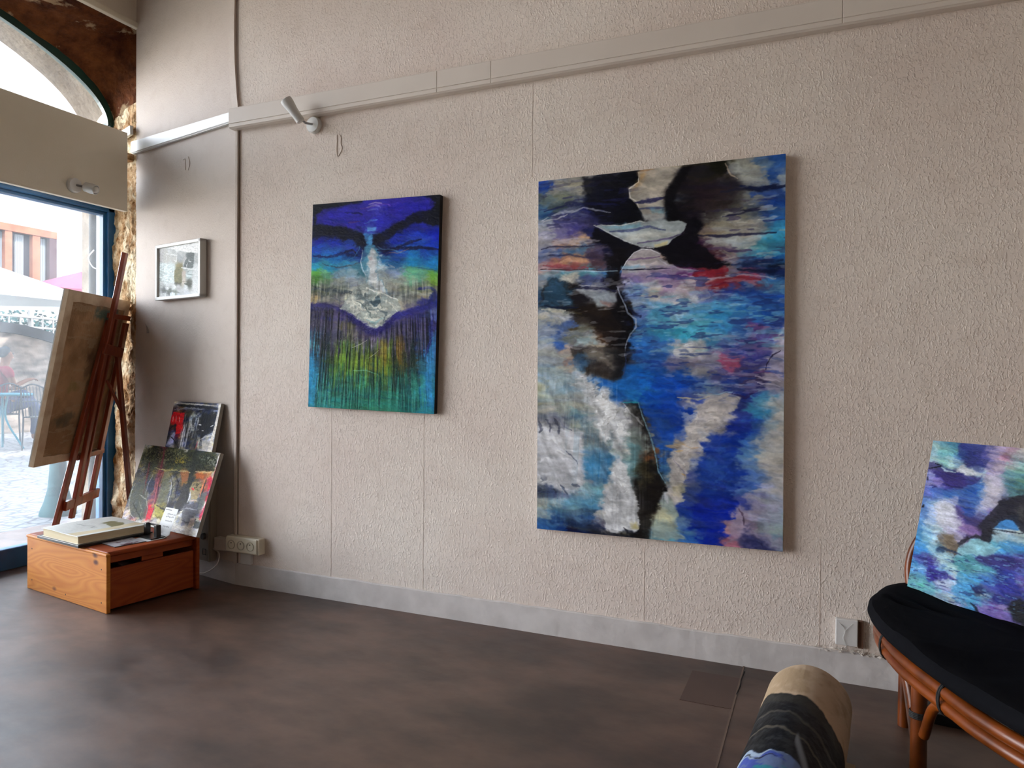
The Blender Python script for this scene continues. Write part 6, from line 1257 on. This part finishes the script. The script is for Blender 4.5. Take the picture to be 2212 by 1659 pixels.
def cleg(x, y, lab='leg'):
    b = B(); tube(b, [(x, y, 0), (x, y, .2), (x, y, .37)], [.0195, .019, .018], 12); l_ = mk('leg', b, m_rattan, cr, smooth=True)
    b = B()
    for k in range(4): tube(b, [(x+.0205*cos(2*pi*j/14), y+.0205*sin(2*pi*j/14), .285+.004*k) for j in range(14)], .0022, 6, closed=True)
    mk('binding', b, m_rope, l_)
cleg(.228, -.885); cleg(.255, -.285); cleg(.95, -1.335); cleg(1.05, -.82)
def brace(p, q, r_): b = B(); tube(b, spline([p, tuple((Vector(p)*.35+Vector(q)*.65)*1.0+Vector((0, 0, .055))), q], 8), r_, 10); mk('brace', b, m_rattan, cr, smooth=True)
brace((.178, -.74, .365), (.222, -.862, .27), .012); brace((.285, -1.06, .368), (.236, -.912, .25), .012)
brace((.30, -.24, .37), (.262, -.282, .26), .011)
for p in (.09, .415):
    L_ = rail(.387); i = int(p*len(L_)); 
for px_, py_ in ((.172, -.70), (.268, -1.012), (.45, -1.305)):
    t0_ = Vector((.4, -1, 0)) if py_ < -.9 else Vector((.15, -1, 0)); t0_.normalize(); s_ = Vector((t0_.y, -t0_.x, 0))
    b = B()
    for k in (-1, 1): tube(b, [Vector((px_, py_, .3865))+t0_*.003*k+s_*(.020*cos(2*pi*j/18))+Vector((0, 0, .036*sin(2*pi*j/18))) for j in range(18)], .0026, 6, closed=True)
    mk('binding', b, m_rope, cr)
b = B(); tube(b, [(.255, -.285, .16), (.228, -.885, .16)], .010, 8); mk('stretcher', b, m_rattan, cr, smooth=True)
# back hoop
Bh = Vector((.247, -.363, .45))+nb*.045; al_ = radians(15); vv = Vector((nb.x*sin(al_), nb.y*sin(al_), cos(al_)))
hp_ = [(0.015, -.07), (-.012, 0), (-.030, .07), (-.022, .14), (.02, .21), (.10, .27), (.25, .31), (.42, .32), (.60, .30), (.74, .25), (.82, .17), (.84, .06), (.82, -.06)]
b = B(); tube(b, spline([Bh+hh*a+vv*c_ for a, c_ in hp_], 6), .015, 12); mk('back_hoop', b, m_rattan, cr, smooth=True)
for a in (.2, .4, .6):
    b = B(); tube(b, [Bh+hh*a+vv*-.06, Bh+hh*a+vv*.31], .009, 8); mk('back_spindle', b, m_rattan, cr, smooth=True)
# cushion
def cushion():
    b = B(); cx_, cy_ = .60, -.80
    o2 = [(.30, -.25), (.205, -.33), (.150, -.45), (.128, -.58), (.142, -.72), (.185, -.87), (.235, -1.0), (.295, -1.13), (.39, -1.27), (.53, -1.375), (.72, -1.415), (.93, -1.37), (1.11, -1.24), (1.20, -1.08), (1.18, -.92), (1.05, -.80), (.8, -.62), (.55, -.42)]
    L_ = spline(o2+[o2[0]], 10)[:-1]; n_ = len(L_)
    prof = [(0.90, .421), (.965, .421), (.99, .432), (1.0, .443), (.995, .456), (.975, .466), (.93, .468), (.85, .464), (.7, .456), (.5, .450), (.3, .449), (.12, .449)]
    rings = []
    for k, z in prof:
        rg = []
        for i, p in enumerate(L_):
            x, y = cx_+(p.x-cx_)*k, cy_+(p.y-cy_)*k; s = max(0, min(1, (k < .98)*1.0))
            f = .016*nz(x*5, y*9, 4)*(z > .44) + .012*abs(nz(x*3+y*8, y*3, 17))*(z > .44)
            f -= .020*math.exp(-((y+.02*sin(x*9)+.50+.12*(x-.3))/.018)**2)*(x > .2)*(x < .75)*(k < .9)
            rg.append(b.verts.new((x, y, z+f)))
        rings.append(rg)
    for r1_, r2_ in zip(rings, rings[1:]):
        for i in range(n_): b.faces.new((r1_[i], r1_[(i+1) % n_], r2_[(i+1) % n_], r2_[i]))
    b.faces.new(rings[0][::-1]); b.faces.new(rings[-1])
    o = mk('seat_cushion', b, m_cushion, smooth=True); return tag(o, 'thick charcoal cloth seat cushion on the cane chair', 'cushion')
cushion()
# dark tray and cables beneath the chair
t = thing('floor_tray', 'flat black tray on the floor under the cane chair', 'tray', (.5, -.2, 0))
tm = frame(Vector((.30, -.235, .001)), (1, -.06, 0), (.06, 1, 0), (0, 0, 1))
b = B(); box(b, (0, 0, 0), (.5, .14, .035), tm, bev=.003); mk('base', b, m_black, t)
for k in range(3):
    b = B(); x = .33+.05*k; tube(b, spline([(x, -.16, .04), (x+.05, -.10, .075+.01*k), (x+.13, -.14, .05), (x+.2, -.12, .09), (x+.26, -.16, .045)], 8), .0028, 6)
    tag(mk('cable', b, m_black, smooth=True), ['lowest and leftmost thin black cable on the tray under the cane chair', 'middle thin black cable on the tray under the cane chair', 'highest and rightmost thin black cable on the tray under the cane chair'][k], 'cable', 'cables under the cane chair')

# ---------------------------------------------------------------- rolled canvas on the floor
def roll():
    t = thing('rolled_canvas', 'thick rolled painted canvas with black and blue bands lying on the floor', 'rolled canvas', (-.05, -1.1, 0))
    p0, p1 = Vector((-.026, -.53, .121)), Vector((-.12, -1.75, .122)); ax_ = (p1-p0).normalized(); L = (p1-p0).length; sx2 = ax_.cross(Vector((0, 0, 1))).normalized(); up = sx2.cross(ax_)
    nu, nv = 260, 420; A, T = np.meshgrid(np.linspace(0, 2*pi, nu), np.linspace(0, L, nv))
    r = .118+.0025*(fbm(A*2, T*6, 3, 5)-.5)*2+.003*(A/(2*pi)); edge = np.clip(1-T/.02, 0, 1); r = r-edge**2*.004
    if up.z < 0: up = -up
    # angle 0 = underside seam ; pi = top
    pos = np.array(p0)+T[..., None]*np.array(ax_)+(np.sin(A)*r)[..., None]*np.array(sx2)-(np.cos(A)*r)[..., None]*np.array(up)
    side = np.sin(A)     # sign along sx2
    sgn = 1 if sx2.x > 0 else -1; q = side*sgn           # +1 = right side
    te = T-.055*q-.03*(fbm(A*3, T*5, 4, 2)-.5)*2 - .05*(q+.2)**2*(q > 0)
    col = np.ones((nv, nu, 3))*np.array(lin('c2a98e')); f_ = sst((fbm(A*2, T*12, 4, 7)-.4)*4)[..., None]; col = col*(1-f_*.5)+np.array(lin('8c7450'))*f_*.5
    def band(a, b_, hx, fe=.012, al=1):
        nonlocal col
        m_ = (al*sst((te-a)/fe+.5)*sst((b_-te)/fe+.5))[..., None]; col = col*(1-m_)+np.array(lin(hx))*m_
    band(.235, 9, '17181a', .014); n1 = sst((fbm(A*5, te*60, 4, 9)-.5)*6)[..., None]*.35*((te > .235) & (te < .66))[..., None]; col = col*(1-n1)+np.array(lin('3c3e40'))*n1
    band(.245, .30, '34332f', .02, .8); band(.37, .385, '4c4842', .008, .7); band(.47, .482, '5c564c', .006, .7)
    band(.60+0, 9, '5c6c90', .010)
    X, Y = A*.12, te
    for (y0, y1, hx, s, th_) in ((.60, 1.4, '3c4c98', 3, .50), (.60, 1.4, '9cacbc', 5, .56), (.66, 1.4, '1c2c84', 6, .58), (.62, 1.4, '1a1a20', 8, .64), (.6, 1.4, '2c7c84', 13, .62)):
        m_ = (sst((fbm(X*14, Y*34, 4, s)-th_)*14)*((Y > y0) & (Y < y1)))[..., None]*.9; col = col*(1-m_)+np.array(lin(hx))*m_
    # pale slash on the right flank
    d_, _t = ldist(q.astype(np.float32), T.astype(np.float32), [(.15, .50), (.5, .66), (.75, .95)]); m_ = (sst(1.2-d_/.035)*(q > -.2)*(np.cos(A) < .3))[..., None]*.8; col = col*(1-m_)+np.array(lin('7c8088'))*m_
    rel = fbm(A*14, T*60, 3, 3)*.35
    o = paint_mesh('painted_sheet', pos, np.clip(col, 0, 1), rel, m_paint, t)
    b = B(); Fm = frame(p0, sx2, up, ax_)
    pts_ = []; 
    for k in range(120):
        a = k/119*2*pi*4.5; rr = .116-.018*k/119*4.5/1.0; pts_.append((a, rr))
    V1 = [b.verts.new(Fm @ Vector((rr*sin(a), -rr*cos(a), .003))) for a, rr in pts_]; V2 = [b.verts.new(Fm @ Vector((rr*sin(a), -rr*cos(a), L-.003))) for a, rr in pts_]
    for i in range(len(V1)-1): b.faces.new((V1[i], V1[i+1], V2[i+1], V2[i]))
    mk('inner_turns', b, M('raw_canvas', 'a08c6c', rough=.9), t, smooth=True)
    b = B(); grid(b, lambda u, v: Vector((.045+.055*u, -.62-.75*v, .0035+.02*(1-u)**2)), 8, 12); f2 = mk('loose_flap', b, M('raw_canvas_edge', 'a8967a', rough=.9), t, smooth=True)
roll()
# floor seams and the darker inlaid patch
b = B(); box(b, (-.44, -.40, 0), (-.262, -.13, .0012)); mk('floor_patch', b, m_floorpatch, kind='structure')
b = B(); box(b, (-.268, -.80, 0), (-.262, -.01, .0022)); mk('floor_seam', b, M('seam_edge', '6e5a4e', rough=.6), kind='structure')
b = B()
tube(b, spline([(-.258, -.06, .001), (-.262, -.14, .001), (-.260, -.20, .001), (-.265, -.28, .001)], 6), .0022, 6); mk('floor_crack', b, m_dark, kind='structure')
